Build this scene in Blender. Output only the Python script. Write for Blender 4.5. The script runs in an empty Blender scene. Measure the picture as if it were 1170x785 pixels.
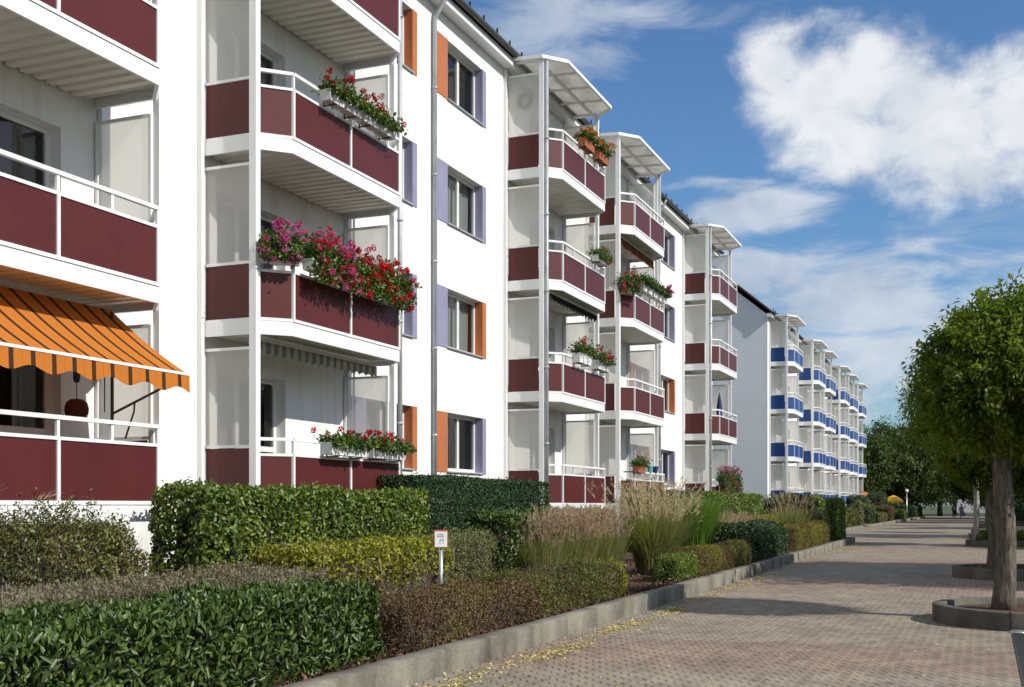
import bpy, math, random
import numpy as np
from mathutils import Vector, Matrix

random.seed(7)
RNG = np.random.default_rng(11)
R = math.radians
scene = bpy.context.scene
COL = scene.collection

# ------------------------------------------------------------------ camera
YAW = R(22.4); SN, CS = math.sin(YAW), math.cos(YAW)
FPX, HOR, EYE = 1310.0, 577.0, 1.6
cam_d = bpy.data.cameras.new("camera"); cam = bpy.data.objects.new("camera", cam_d); COL.objects.link(cam)
cam.location = (0, 0, EYE); cam.rotation_euler = (R(90), 0, YAW)
cam_d.sensor_width = 36; cam_d.lens = 36 * FPX / 1170
cam_d.shift_y = (HOR - 392.5) / 1170
cam_d.clip_start = 0.1; cam_d.clip_end = 3000
scene.camera = cam

def y_at(px, X):
    "Y of the point of the line X = const that photo column px meets (used while surveying the place)"
    r = (px - 585) / FPX
    return -X * (CS + SN * r) / (SN - CS * r)

# ------------------------------------------------------------------ materials
def new_mat(name):
    m = bpy.data.materials.new(name); m.use_nodes = True
    nt = m.node_tree; nt.nodes.clear()
    out = nt.nodes.new("ShaderNodeOutputMaterial")
    return m, nt, out

def N(nt, typ, **kw):
    n = nt.nodes.new(typ)
    for k, v in kw.items():
        if k.startswith("i_"):
            key = k[2:]
            key = int(key) if key.isdigit() else key.replace("_", " ")
            n.inputs[key].default_value = v
        else:
            setattr(n, k, v)
    return n

def L(nt, a, b): nt.links.new(a, b)

def ramp(nt, fac, stops, interp='LINEAR'):
    r = nt.nodes.new("ShaderNodeValToRGB"); r.color_ramp.interpolation = interp
    e = r.color_ramp.elements
    while len(e) < len(stops): e.new(0.5)
    for el, (p, c) in zip(e, stops):
        el.position = p; el.color = (*c, 1) if len(c) == 3 else c
    if fac is not None: L(nt, fac, r.inputs[0])
    return r

def math_n(nt, op, a=None, b=None, c=None, clamp=False):
    n = nt.nodes.new("ShaderNodeMath"); n.operation = op; n.use_clamp = clamp
    for i, v in enumerate((a, b, c)):
        if v is None: continue
        if isinstance(v, (int, float)): n.inputs[i].default_value = v
        else: L(nt, v, n.inputs[i])
    return n.outputs[0]

def mix_c(nt, fac, a, b, blend='MIX'):
    n = nt.nodes.new("ShaderNodeMix"); n.data_type = 'RGBA'; n.blend_type = blend
    for sock, v in ((n.inputs[0], fac), (n.inputs[6], a), (n.inputs[7], b)):
        if isinstance(v, (int, float)): sock.default_value = v
        elif isinstance(v, tuple): sock.default_value = (*v, 1)
        else: L(nt, v, sock)
    return n.outputs[2]

def obj_co(nt):
    g = nt.nodes.new("ShaderNodeNewGeometry"); return g.outputs["Position"]

def noise(nt, co, scale, detail=4, rough=.55, dist=0):
    n = N(nt, "ShaderNodeTexNoise", i_Scale=scale, i_Detail=detail, i_Roughness=rough, i_Distortion=dist)
    if co is not None: L(nt, co, n.inputs["Vector"])
    return n.outputs["Fac"]

def stretch(nt, co, s):
    m = N(nt, "ShaderNodeMapping"); m.inputs["Scale"].default_value = s
    L(nt, co, m.inputs["Vector"]); return m.outputs[0]

def paint(name, col, rough=.5, var=.06, nscale=1.5, streak=0.0, bump=0.0, metal=0, bscale=200, spec=.5):
    m, nt, out = new_mat(name)
    p = N(nt, "ShaderNodeBsdfPrincipled", i_Roughness=rough, i_Metallic=metal)
    p.inputs["Specular IOR Level"].default_value = spec
    co = obj_co(nt)
    f = noise(nt, co, nscale, 6)
    d = tuple(c * (1 - var * 2) for c in col); h = tuple(min(1, c * (1 + var)) for c in col)
    c = ramp(nt, f, [(.3, d), (.7, h)]).outputs[0]
    if streak:
        s = noise(nt, stretch(nt, co, (3, 3, .12)), 2.2, 5)
        s2 = ramp(nt, s, [(.5, (0, 0, 0)), (.75, (1, 1, 1))]).outputs[0]
        k = N(nt, "ShaderNodeRGBToBW"); L(nt, s2, k.inputs[0])
        c = mix_c(nt, math_n(nt, 'MULTIPLY', k.outputs[0], streak), c, tuple(x * .55 for x in col))
    L(nt, c, p.inputs["Base Color"])
    if bump:
        b = N(nt, "ShaderNodeBump", i_Strength=bump, i_Distance=.01)
        L(nt, noise(nt, co, bscale, 3), b.inputs["Height"]); L(nt, b.outputs[0], p.inputs["Normal"])
    L(nt, p.outputs[0], out.inputs[0])
    return m

def leaf_mat(name, stops, rough=.45, trans=.3, spec=.5, patch=0.5, pscale=1.2):
    m, nt, out = new_mat(name)
    a = N(nt, "ShaderNodeAttribute", attribute_name="rnd")
    f = a.outputs["Fac"]
    if patch:
        nz = noise(nt, obj_co(nt), pscale, 3)
        f = math_n(nt, 'ADD', math_n(nt, 'MULTIPLY', f, 1 - patch * .5), math_n(nt, 'MULTIPLY', math_n(nt, 'SUBTRACT', nz, .42), patch * 1.6), clamp=True)
    c = ramp(nt, f, stops).outputs[0]
    p = N(nt, "ShaderNodeBsdfPrincipled", i_Roughness=rough)
    p.inputs["Specular IOR Level"].default_value = spec
    L(nt, c, p.inputs["Base Color"])
    t = N(nt, "ShaderNodeBsdfTranslucent")
    tc = mix_c(nt, 1.0, c, (1.25, 1.3, .6), 'MULTIPLY'); L(nt, tc, t.inputs[0])
    mx = N(nt, "ShaderNodeMixShader"); mx.inputs[0].default_value = trans
    L(nt, p.outputs[0], mx.inputs[1]); L(nt, t.outputs[0], mx.inputs[2]); L(nt, mx.outputs[0], out.inputs[0])
    return m

M = {}
def mat_render():
    m, nt, out = new_mat("white_render")
    p = N(nt, "ShaderNodeBsdfPrincipled", i_Roughness=.92); p.inputs["Specular IOR Level"].default_value = .2
    co = obj_co(nt); sp = N(nt, "ShaderNodeSeparateXYZ"); L(nt, co, sp.inputs[0])
    a = noise(nt, co, .5, 5); st = noise(nt, stretch(nt, co, (2.2, 2.2, .10)), 2.0, 6, .65)
    c = ramp(nt, a, [(.3, (.775, .772, .755)), (.7, (.815, .815, .80))]).outputs[0]
    c = mix_c(nt, 1.0, c, ramp(nt, st, [(.36, (.90, .895, .87)), (.52, (1, 1, 1))]).outputs[0], 'MULTIPLY')
    fz_ = math_n(nt, 'ABSOLUTE', math_n(nt, 'SUBTRACT', math_n(nt, 'FRACT', math_n(nt, 'DIVIDE', math_n(nt, 'SUBTRACT', sp.outputs[2], 1.35), 2.8)), .5))
    ln_ = math_n(nt, 'GREATER_THAN', fz_, .4975)
    low = N(nt, "ShaderNodeMapRange", interpolation_type='SMOOTHSTEP'); low.inputs[1].default_value = 1.5; low.inputs[2].default_value = .4; L(nt, sp.outputs[2], low.inputs[0])
    dirt = math_n(nt, 'MULTIPLY', low.outputs[0], math_n(nt, 'MULTIPLY', noise(nt, co, 3.0, 6, .7), .75))
    c = mix_c(nt, math_n(nt, 'MULTIPLY', ln_, .10), c, (.35, .35, .34)); c = mix_c(nt, dirt, c, (.36, .34, .29))
    L(nt, c, p.inputs["Base Color"])
    bu = N(nt, "ShaderNodeBump", i_Strength=.3, i_Distance=.008); L(nt, noise(nt, co, 240, 3), bu.inputs["Height"]); L(nt, bu.outputs[0], p.inputs["Normal"])
    L(nt, p.outputs[0], out.inputs[0]); return m
M['render'] = mat_render()
M['gable'] = paint("grey_render", (.72, .735, .755), .9, .03, .5, streak=.10, bump=.25, bscale=260)
M['white'] = paint("white_metal", (.78, .785, .78), .38, .02, 1.2, streak=.10)
M['soffit'] = paint("cream_metal", (.70, .675, .60), .5, .05, 1.5, streak=.05)
M['deck'] = paint("deck_grey", (.45, .44, .42), .8, .05)
M['red'] = paint("maroon_panel", (.092, .018, .0185), .45, .07, .9, streak=.12, spec=.3)
M['blue'] = paint("blue_panel", (.018, .062, .215), .45, .07, .9, streak=.1, spec=.3)
M['orange'] = paint("orange_render", (.44, .135, .045), .8, .05, 2, bump=.2, bscale=260)
M['lilac'] = paint("lilac_render", (.25, .245, .36), .8, .04, 2, bump=.2, bscale=260)
M['plinth'] = paint("grey_plinth", (.30, .30, .29), .9, .08, 1.5, streak=.3, bump=.3)
M['zinc'] = paint("zinc", (.42, .44, .45), .45, .12, 2.5, streak=.2, metal=.25)
M['dark_zinc'] = paint("dark_zinc", (.10, .105, .10), .5, .15, 2.5, streak=.2, metal=.3)
M['frame'] = paint("window_frame", (.72, .72, .70), .4, .02)
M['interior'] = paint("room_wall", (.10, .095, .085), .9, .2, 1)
M['dark'] = paint("dark_metal", (.03, .03, .032), .5, .1)
M['brown_metal'] = paint("brown_bracket", (.05, .04, .035), .5, .1)
M['terracotta'] = paint("terracotta", (.38, .12, .05), .8, .1, 8)
M['teal'] = paint("mint_glaze", (.16, .42, .36), .3, .06, 8)
M['boxwhite'] = paint("white_plastic", (.75, .75, .73), .45, .05, 6, streak=.15)
M['boxdark'] = paint("dark_plastic", (.05, .045, .04), .5, .1)
M['lantern'] = paint("brown_wicker", (.10, .025, .015), .9, .4, 60, bump=.6, bscale=90)
M['navy'] = paint("navy_cloth", (.02, .035, .12), .9, .1, 8)
M['yellow'] = paint("yellow_cloth", (.80, .45, .015), .7, .05, 5)
M['redpaint'] = paint("red_paint", (.5, .02, .02), .3, .05)
M['whitepaint'] = paint("white_carpaint", (.75, .75, .76), .2, .03)
M['greypaint'] = paint("silver_carpaint", (.35, .36, .38), .25, .05, metal=.5)
M['rubber'] = paint("rubber", (.02, .02, .02), .8, .1)
M['signwhite'] = paint("sign_white", (.80, .79, .77), .4, .03, 20)
M['signred'] = paint("sign_red", (.50, .11, .10), .4, .05, 20)
M['signgrey'] = paint("sign_grey", (.40, .43, .42), .5, .05, 20)
M['postgrey'] = paint("galvanised", (.50, .51, .52), .35, .08, 12, metal=.7)
M['skin'] = paint("skin", (.45, .27, .2), .6, .03)
M['hair'] = paint("hair", (.18, .14, .10), .7, .1)
M['coat'] = paint("grey_coat", (.13, .13, .14), .9, .1, 6)
M['jeans'] = paint("light_jeans", (.28, .33, .46), .9, .1, 6)
M['jacket'] = paint("beige_jacket", (.32, .28, .25), .9, .1, 6)
M['trousers'] = paint("dark_trousers", (.03, .03, .035), .9, .1, 6)
M['tiles'] = paint("brown_roof", (.12, .06, .045), .8, .15, 3, bump=.5, bscale=8)
M['twig'] = paint("twigs", (.12, .075, .05), .9, .3, 6)
M['greytwig'] = paint("grey_twigs", (.25, .205, .16), .9, .3, 6)
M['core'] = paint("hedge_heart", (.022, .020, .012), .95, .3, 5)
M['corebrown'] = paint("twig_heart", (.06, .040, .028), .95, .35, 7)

def mat_asphalt(name, base, var=.25):
    m, nt, out = new_mat(name)
    p = N(nt, "ShaderNodeBsdfPrincipled", i_Roughness=.9)
    co = obj_co(nt); f = noise(nt, co, 90, 3); g = noise(nt, co, .4, 5)
    c = ramp(nt, f, [(.3, tuple(b * .6 for b in base)), (.75, tuple(b * 1.35 for b in base))]).outputs[0]
    c2 = ramp(nt, g, [(.3, (.75, .75, .75)), (.7, (1.1, 1.1, 1.1))]).outputs[0]
    L(nt, mix_c(nt, 1.0, c, c2, 'MULTIPLY'), p.inputs["Base Color"]); L(nt, p.outputs[0], out.inputs[0])
    return m
M['asphalt'] = mat_asphalt("asphalt", (.06, .06, .06))

def mat_grass_ground():
    m, nt, out = new_mat("lawn")
    p = N(nt, "ShaderNodeBsdfPrincipled", i_Roughness=.95)
    co = obj_co(nt); f = noise(nt, co, 6, 8, .7); g = noise(nt, co, .15, 4)
    c = ramp(nt, f, [(.3, (.025, .04, .012)), (.55, (.06, .085, .022)), (.8, (.12, .12, .04))]).outputs[0]
    c2 = ramp(nt, g, [(.35, (.7, .75, .7)), (.7, (1.2, 1.1, .9))]).outputs[0]
    L(nt, mix_c(nt, 1.0, c, c2, 'MULTIPLY'), p.inputs["Base Color"]); L(nt, p.outputs[0], out.inputs[0])
    return m
M['lawn'] = mat_grass_ground()

def mat_soil():
    m, nt, out = new_mat("bark_mulch_soil")
    p = N(nt, "ShaderNodeBsdfPrincipled", i_Roughness=.95)
    co = obj_co(nt)
    v = N(nt, "ShaderNodeTexVoronoi", i_Scale=28); L(nt, stretch(nt, co, (1, 1.6, 1)), v.inputs["Vector"])
    bw = N(nt, "ShaderNodeRGBToBW"); L(nt, v.outputs["Color"], bw.inputs[0])
    c = ramp(nt, bw.outputs[0], [(.1, (.022, .012, .008)), (.45, (.07, .036, .022)), (.75, (.13, .07, .045)), (.95, (.24, .15, .095))]).outputs[0]
    g = noise(nt, co, 1.3, 5)
    c2 = ramp(nt, g, [(.35, (.6, .6, .6)), (.7, (1.15, 1.1, 1.0))]).outputs[0]
    L(nt, mix_c(nt, 1.0, c, c2, 'MULTIPLY'), p.inputs["Base Color"])
    b = N(nt, "ShaderNodeBump", i_Strength=.9, i_Distance=.03)
    L(nt, v.outputs["Distance"], b.inputs["Height"]); L(nt, b.outputs[0], p.inputs["Normal"])
    L(nt, p.outputs[0], out.inputs[0])
    return m
M['soil'] = mat_soil()

def mat_concrete(name="kerb_concrete", k=1.0):
    m, nt, out = new_mat(name)
    p = N(nt, "ShaderNodeBsdfPrincipled", i_Roughness=.92)
    co = obj_co(nt)
    a = noise(nt, co, 1.6, 8, .65); b = noise(nt, co, 45, 4, .6)
    s = noise(nt, stretch(nt, co, (2, 2, .6)), 1.6, 6)
    c = ramp(nt, a, [(.28, (.118 * k, .106 * k, .084 * k)), (.5, (.205 * k, .19 * k, .155 * k)), (.75, (.285 * k, .268 * k, .225 * k))]).outputs[0]
    c = mix_c(nt, 1.0, c, ramp(nt, b, [(.3, (.72, .72, .7)), (.7, (1.12, 1.12, 1.1))]).outputs[0], 'MULTIPLY')
    c = mix_c(nt, 1.0, c, ramp(nt, s, [(.34, (.80, .79, .75)), (.55, (1, 1, 1))]).outputs[0], 'MULTIPLY')
    at = N(nt, "ShaderNodeAttribute", attribute_name="rnd")
    c = mix_c(nt, 1.0, c, ramp(nt, at.outputs["Fac"], [(0, (.94, .935, .92)), (1, (1.05, 1.05, 1.05))]).outputs[0], 'MULTIPLY')
    L(nt, c, p.inputs["Base Color"])
    bu = N(nt, "ShaderNodeBump", i_Strength=.4, i_Distance=.01); L(nt, b, bu.inputs["Height"]); L(nt, bu.outputs[0], p.inputs["Normal"])
    L(nt, p.outputs[0], out.inputs[0])
    return m
M['kerb'] = mat_concrete()
M['planter'] = mat_concrete("planter_concrete", .55)

def mat_paving():
    "interlocking concrete pavers with open slanted joints, reddish bands across"
    m, nt, out = new_mat("herringbone_paving")
    p = N(nt, "ShaderNodeBsdfPrincipled", i_Roughness=.88)
    co = obj_co(nt)
    sp = N(nt, "ShaderNodeSeparateXYZ"); L(nt, co, sp.inputs[0])
    def mul(a, b): return math_n(nt, 'MULTIPLY', a, b)
    u = math_n(nt, 'DIVIDE', sp.outputs[0], .105); iu = math_n(nt, 'FLOOR', u); fu = math_n(nt, 'FRACT', u)
    par = math_n(nt, 'FLOORED_MODULO', iu, 2)
    v = math_n(nt, 'ADD', math_n(nt, 'DIVIDE', sp.outputs[1], .21), mul(par, .5)); iv = math_n(nt, 'FLOOR', v); fv = math_n(nt, 'FRACT', v)
    cv = math_n(nt, 'SUBTRACT', fv, .5)
    su = math_n(nt, 'ABSOLUTE', math_n(nt, 'SUBTRACT', math_n(nt, 'ADD', fu, mul(cv, .94)), .5))
    dash = mul(math_n(nt, 'LESS_THAN', su, .12), math_n(nt, 'LESS_THAN', math_n(nt, 'ABSOLUTE', cv), .29))
    cross = math_n(nt, 'GREATER_THAN', math_n(nt, 'ABSOLUTE', cv), .465)
    cb = N(nt, "ShaderNodeCombineXYZ"); L(nt, iu, cb.inputs[0]); L(nt, iv, cb.inputs[1])
    wn = N(nt, "ShaderNodeTexWhiteNoise", noise_dimensions='2D'); L(nt, cb.outputs[0], wn.inputs["Vector"])
    tone = wn.outputs["Value"]
    beige = ramp(nt, tone, [(0, (.225, .188, .138)), (.5, (.275, .231, .172)), (1, (.32, .272, .207))]).outputs[0]
    redd = ramp(nt, tone, [(0, (.215, .146, .105)), (.5, (.262, .183, .137)), (1, (.31, .224, .172))]).outputs[0]
    s3 = N(nt, "ShaderNodeSeparateXYZ"); L(nt, co, s3.inputs[0])
    big = noise(nt, co, .35, 4)
    yy = math_n(nt, 'ADD', math_n(nt, 'SUBTRACT', s3.outputs[1], math_n(nt, 'MULTIPLY', s3.outputs[0], .22)), math_n(nt, 'MULTIPLY', big, 1.2))
    ph = math_n(nt, 'PINGPONG', math_n(nt, 'SUBTRACT', yy, 13.4), 5.5)   # bands 11 m apart
    band = ramp(nt, math_n(nt, 'DIVIDE', ph, 5.5), [(.16, (1, 1, 1)), (.30, (0, 0, 0))]).outputs[0]
    bw = N(nt, "ShaderNodeRGBToBW"); L(nt, band, bw.inputs[0])
    c = mix_c(nt, math_n(nt, 'MULTIPLY', bw.outputs[0], .8), beige, redd)
    fine = noise(nt, co, 60, 4, .6); grime = noise(nt, co, 1.1, 6, .6)
    c = mix_c(nt, 1.0, c, ramp(nt, fine, [(.3, (.8, .8, .8)), (.7, (1.12, 1.12, 1.12))]).outputs[0], 'MULTIPLY')
    c = mix_c(nt, 1.0, c, ramp(nt, grime, [(.3, (.74, .74, .76)), (.65, (1.06, 1.06, 1.05))]).outputs[0], 'MULTIPLY')
    wear = noise(nt, co, 2.3, 4)
    jj = math_n(nt, 'MAXIMUM', mul(dash, ramp(nt, wear, [(.3, (.35, .35, .35)), (.6, (.85, .85, .85))]).outputs[0]), mul(cross, .22))
    c = mix_c(nt, jj, c, (.045, .04, .034))
    L(nt, c, p.inputs["Base Color"])
    b = N(nt, "ShaderNodeBump", i_Strength=.5, i_Distance=.006)
    L(nt, math_n(nt, 'SUBTRACT', math_n(nt, 'MULTIPLY', fine, .4), math_n(nt, 'MAXIMUM', dash, mul(cross, .4))), b.inputs["Height"]); L(nt, b.outputs[0], p.inputs["Normal"])
    L(nt, p.outputs[0], out.inputs[0])
    return m
M['paving'] = mat_paving()

def mat_screen():
    "milky acrylic: lets light through, scatters it"
    m, nt, out = new_mat("frosted_acrylic")
    co = obj_co(nt)
    f = noise(nt, co, 1.4, 4)
    c = ramp(nt, f, [(.3, (.86, .84, .78)), (.7, (.92, .90, .85))]).outputs[0]
    t = N(nt, "ShaderNodeBsdfTranslucent"); L(nt, c, t.inputs[0])
    tr = N(nt, "ShaderNodeBsdfRefraction", i_Roughness=.36, i_IOR=1.02); tr.inputs[0].default_value = (.93, .91, .86, 1)
    tp = N(nt, "ShaderNodeBsdfTransparent"); tp.inputs[0].default_value = (.93, .91, .86, 1)
    d = N(nt, "ShaderNodeBsdfPrincipled", i_Roughness=.25); L(nt, c, d.inputs["Base Color"])
    m0 = N(nt, "ShaderNodeMixShader"); m0.inputs[0].default_value = .16; L(nt, tr.outputs[0], m0.inputs[1]); L(nt, tp.outputs[0], m0.inputs[2])
    m1 = N(nt, "ShaderNodeMixShader"); m1.inputs[0].default_value = .58; L(nt, d.outputs[0], m1.inputs[1]); L(nt, t.outputs[0], m1.inputs[2])
    m2 = N(nt, "ShaderNodeMixShader"); m2.inputs[0].default_value = .68
    L(nt, m0.outputs[0], m2.inputs[1]); L(nt, m1.outputs[0], m2.inputs[2]); L(nt, m2.outputs[0], out.inputs[0])
    return m
M['screen'] = mat_screen()

def mat_poly():
    m, nt, out = new_mat("polycarbonate_sheet")
    t = N(nt, "ShaderNodeBsdfTranslucent"); t.inputs[0].default_value = (.62, .61, .57, 1)
    d = N(nt, "ShaderNodeBsdfPrincipled", i_Roughness=.35); d.inputs["Base Color"].default_value = (.62, .62, .60, 1)
    co = obj_co(nt); f = noise(nt, co, 2.2, 5)
    L(nt, ramp(nt, f, [(.3, (.62, .61, .57)), (.65, (.85, .84, .80))]).outputs[0], t.inputs[0])
    m2 = N(nt, "ShaderNodeMixShader"); m2.inputs[0].default_value = .45
    L(nt, t.outputs[0], m2.inputs[1]); L(nt, d.outputs[0], m2.inputs[2]); L(nt, m2.outputs[0], out.inputs[0])
    return m
M['poly'] = mat_poly()

def mat_glass():
    m, nt, out = new_mat("window_glass")
    fr = N(nt, "ShaderNodeFresnel", i_IOR=1.5)
    tr = N(nt, "ShaderNodeBsdfTransparent"); tr.inputs[0].default_value = (.75, .78, .78, 1)
    gl = N(nt, "ShaderNodeBsdfGlossy", i_Roughness=.02)
    mx = N(nt, "ShaderNodeMixShader")
    L(nt, math_n(nt, 'ADD', math_n(nt, 'MULTIPLY', fr.outputs[0], 1.1), .04, clamp=True), mx.inputs[0])
    L(nt, tr.outputs[0], mx.inputs[1]); L(nt, gl.outputs[0], mx.inputs[2]); L(nt, mx.outputs[0], out.inputs[0])
    return m
M['glass'] = mat_glass()

def mat_cloth(name, col, trans=.4):
    m, nt, out = new_mat(name)
    co = obj_co(nt); f = noise(nt, co, 30, 3)
    c = ramp(nt, f, [(.3, tuple(x * .85 for x in col)), (.7, col)]).outputs[0]
    d = N(nt, "ShaderNodeBsdfDiffuse"); t = N(nt, "ShaderNodeBsdfTranslucent"); L(nt, c, d.inputs[0]); L(nt, c, t.inputs[0])
    mx = N(nt, "ShaderNodeMixShader"); mx.inputs[0].default_value = trans
    L(nt, d.outputs[0], mx.inputs[1]); L(nt, t.outputs[0], mx.inputs[2]); L(nt, mx.outputs[0], out.inputs[0])
    return m
M['curtain'] = mat_cloth("net_curtain", (.70, .70, .68))
M['browncurtain'] = mat_cloth("brown_curtain", (.10, .065, .05))

def mat_stripes(name, a, b, period, duty, thin=True, trans=.35):
    m, nt, out = new_mat(name)
    sp = N(nt, "ShaderNodeSeparateXYZ"); L(nt, obj_co(nt), sp.inputs[0])
    fr = math_n(nt, 'FRACT', math_n(nt, 'DIVIDE', sp.outputs[1], period))
    s = math_n(nt, 'LESS_THAN', fr, duty)
    if thin:
        s = math_n(nt, 'MAXIMUM', s, math_n(nt, 'MULTIPLY', math_n(nt, 'COMPARE', fr, duty + (1 - duty) * .5, .012), .35))
    c = mix_c(nt, s, a, b)
    d = N(nt, "ShaderNodeBsdfDiffuse"); t = N(nt, "ShaderNodeBsdfTranslucent"); L(nt, c, d.inputs[0]); L(nt, c, t.inputs[0])
    mx = N(nt, "ShaderNodeMixShader"); mx.inputs[0].default_value = trans
    L(nt, d.outputs[0], mx.inputs[1]); L(nt, t.outputs[0], mx.inputs[2]); L(nt, mx.outputs[0], out.inputs[0])
    return m
M['awning'] = mat_stripes("orange_awning_cloth", (.66, .225, .045), (.085, .045, .025), .30, .22)
M['awning_grey'] = mat_stripes("beige_awning_cloth", (.42, .41, .35), (.20, .20, .17), .22, .5, False)
M['awning_dark'] = mat_cloth("dark_awning_cloth", (.035, .03, .03), .1)
M['awning_brown'] = mat_stripes("brown_awning_cloth", (.25, .11, .06), (.10, .05, .03), .2, .5, False)

def mat_bark(name, a, b, c):
    m, nt, out = new_mat(name)
    p = N(nt, "ShaderNodeBsdfPrincipled", i_Roughness=.95)
    co = obj_co(nt)
    f = noise(nt, stretch(nt, co, (1, 1, .16)), 26, 5, .65, .6); g = noise(nt, co, 4, 4)
    col = ramp(nt, f, [(.3, a), (.5, b), (.72, c)]).outputs[0]
    col = mix_c(nt, 1.0, col, ramp(nt, g, [(.3, (.7, .72, .68)), (.7, (1.15, 1.1, 1.05))]).outputs[0], 'MULTIPLY')
    L(nt, col, p.inputs["Base Color"])
    bu = N(nt, "ShaderNodeBump", i_Strength=1.0, i_Distance=.07); L(nt, f, bu.inputs["Height"]); L(nt, bu.outputs[0], p.inputs["Normal"])
    L(nt, p.outputs[0], out.inputs[0])
    return m
M['bark'] = mat_bark("grey_bark", (.045, .038, .030), (.155, .13, .105), (.29, .255, .21))
M['birch'] = mat_bark("pale_bark", (.10, .09, .08), (.42, .40, .37), (.55, .53, .50))
M['darkbark'] = mat_bark("dark_bark", (.02, .017, .014), (.05, .042, .035), (.08, .07, .06))

G = leaf_mat
M['laurel'] = G("laurel_leaf", [(0, (.016, .032, .005)), (.35, (.042, .078, .012)), (.7, (.078, .125, .022)), (.95, (.12, .175, .035)), (1, (.30, .28, .03))], .42, .15, .5, .3)
M['privet'] = G("privet_leaf", [(0, (.04, .07, .010)), (.4, (.11, .165, .024)), (.75, (.19, .25, .042)), (.93, (.31, .31, .055)), (1, (.45, .36, .05))], .4, .3, .5, .5)
M['yew'] = G("yew_leaf", [(0, (.010, .03, .008)), (.5, (.026, .068, .018)), (1, (.06, .115, .032))], .5, .15, .4, .4)
M['golden'] = G("golden_leaf", [(0, (.09, .115, .010)), (.35, (.20, .22, .018)), (.75, (.36, .34, .028)), (1, (.50, .41, .04))], .4, .35, .4, .5)
M['sage'] = G("sage_leaf", [(0, (.07, .085, .03)), (.45, (.14, .16, .06)), (.8, (.21, .225, .095)), (1, (.28, .25, .13))], .55, .25, .3, .5)
M['olive'] = G("olive_leaf", [(0, (.045, .055, .012)), (.4, (.11, .12, .024)), (.75, (.18, .165, .038)), (1, (.20, .11, .05))], .5, .25, .4, .8)
M['brownleaf'] = G("brown_leaf", [(0, (.045, .027, .015)), (.38, (.115, .070, .038)), (.62, (.175, .115, .058)), (.80, (.21, .185, .045)), (1, (.20, .23, .035))], .6, .2, .3, .7)
M['yellowbrown'] = G("yellow_brown_leaf", [(0, (.08, .042, .025)), (.35, (.15, .11, .035)), (.6, (.21, .21, .03)), (1, (.27, .26, .035))], .5, .25, .3, 1.0)
M['dry'] = G("dry_leaf", [(0, (.09, .08, .052)), (.4, (.185, .16, .105)), (.62, (.26, .225, .155)), (.78, (.165, .21, .08)), (1, (.11, .17, .045))], .7, .25, .2, .9)
M['berberis'] = G("berberis_leaf", [(0, (.03, .026, .010)), (.3, (.075, .078, .02)), (.6, (.14, .15, .032)), (.85, (.21, .21, .045)), (1, (.19, .08, .04))], .45, .25, .5, .7)
M['darkleaf'] = G("dark_leaf", [(0, (.012, .028, .008)), (.5, (.035, .072, .018)), (1, (.08, .14, .035))], .35, .2, .5, .5)
M['grassgreen'] = G("reed_green", [(0, (.11, .13, .04)), (.45, (.21, .23, .085)), (.75, (.33, .32, .15)), (1, (.44, .39, .23))], .5, .45, .3, .4)
M['brightgrass'] = G("reed_bright", [(0, (.055, .12, .012)), (.5, (.12, .23, .028)), (1, (.25, .33, .06))], .45, .3, .4, .3)
M['plume'] = G("plume", [(0, (.28, .185, .145)), (.5, (.44, .32, .255)), (1, (.60, .48, .38))], .8, .4, .2, .3)
M['paleplume'] = G("pale_plume", [(0, (.42, .33, .24)), (.5, (.55, .45, .34)), (1, (.66, .57, .45))], .8, .4, .2, .3)
M['treeleaf'] = G("tree_leaf", [(0, (.045, .080, .009)), (.35, (.115, .170, .019)), (.72, (.21, .26, .032)), (.93, (.31, .32, .042)), (1, (.45, .32, .04))], .45, .55, .35, .7, .9)
M['fartree'] = G("far_leaf", [(0, (.03, .052, .014)), (.5, (.075, .11, .027)), (.85, (.145, .175, .042)), (1, (.22, .20, .045))], .5, .25, .3, .8, .25)
M['potleaf'] = G("geranium_leaf", [(0, (.03, .06, .012)), (.5, (.07, .13, .022)), (1, (.15, .22, .04))], .45, .3, .4, .2)
M['redflower'] = G("red_petal", [(0, (.25, .006, .012)), (.5, (.48, .012, .02)), (1, (.65, .03, .04))], .6, .3, .2, 0)
M['pinkflower'] = G("pink_petal", [(0, (.36, .02, .12)), (.5, (.52, .06, .25)), (1, (.60, .22, .55))], .6, .3, .2, 0)
M['mixflower'] = G("mixed_petal", [(0, (.30, .008, .02)), (.5, (.52, .02, .06)), (.75, (.58, .07, .25)), (1, (.50, .16, .50))], .6, .3, .2, 0)
M['orangeflower'] = G("orange_petal", [(0, (.30, .06, .01)), (.5, (.50, .16, .02)), (1, (.6, .3, .04))], .6, .3, .2, 0)
M['fallen'] = G("fallen_leaf", [(0, (.26, .19, .08)), (.4, (.52, .43, .17)), (1, (.70, .62, .30))], .6, .2, .3, .2)
M['bark_chip'] = G("bark_chip", [(0, (.03, .016, .010)), (.5, (.085, .042, .026)), (.85, (.16, .085, .055)), (1, (.28, .18, .11))], .9, 0, .2, .2)

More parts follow.
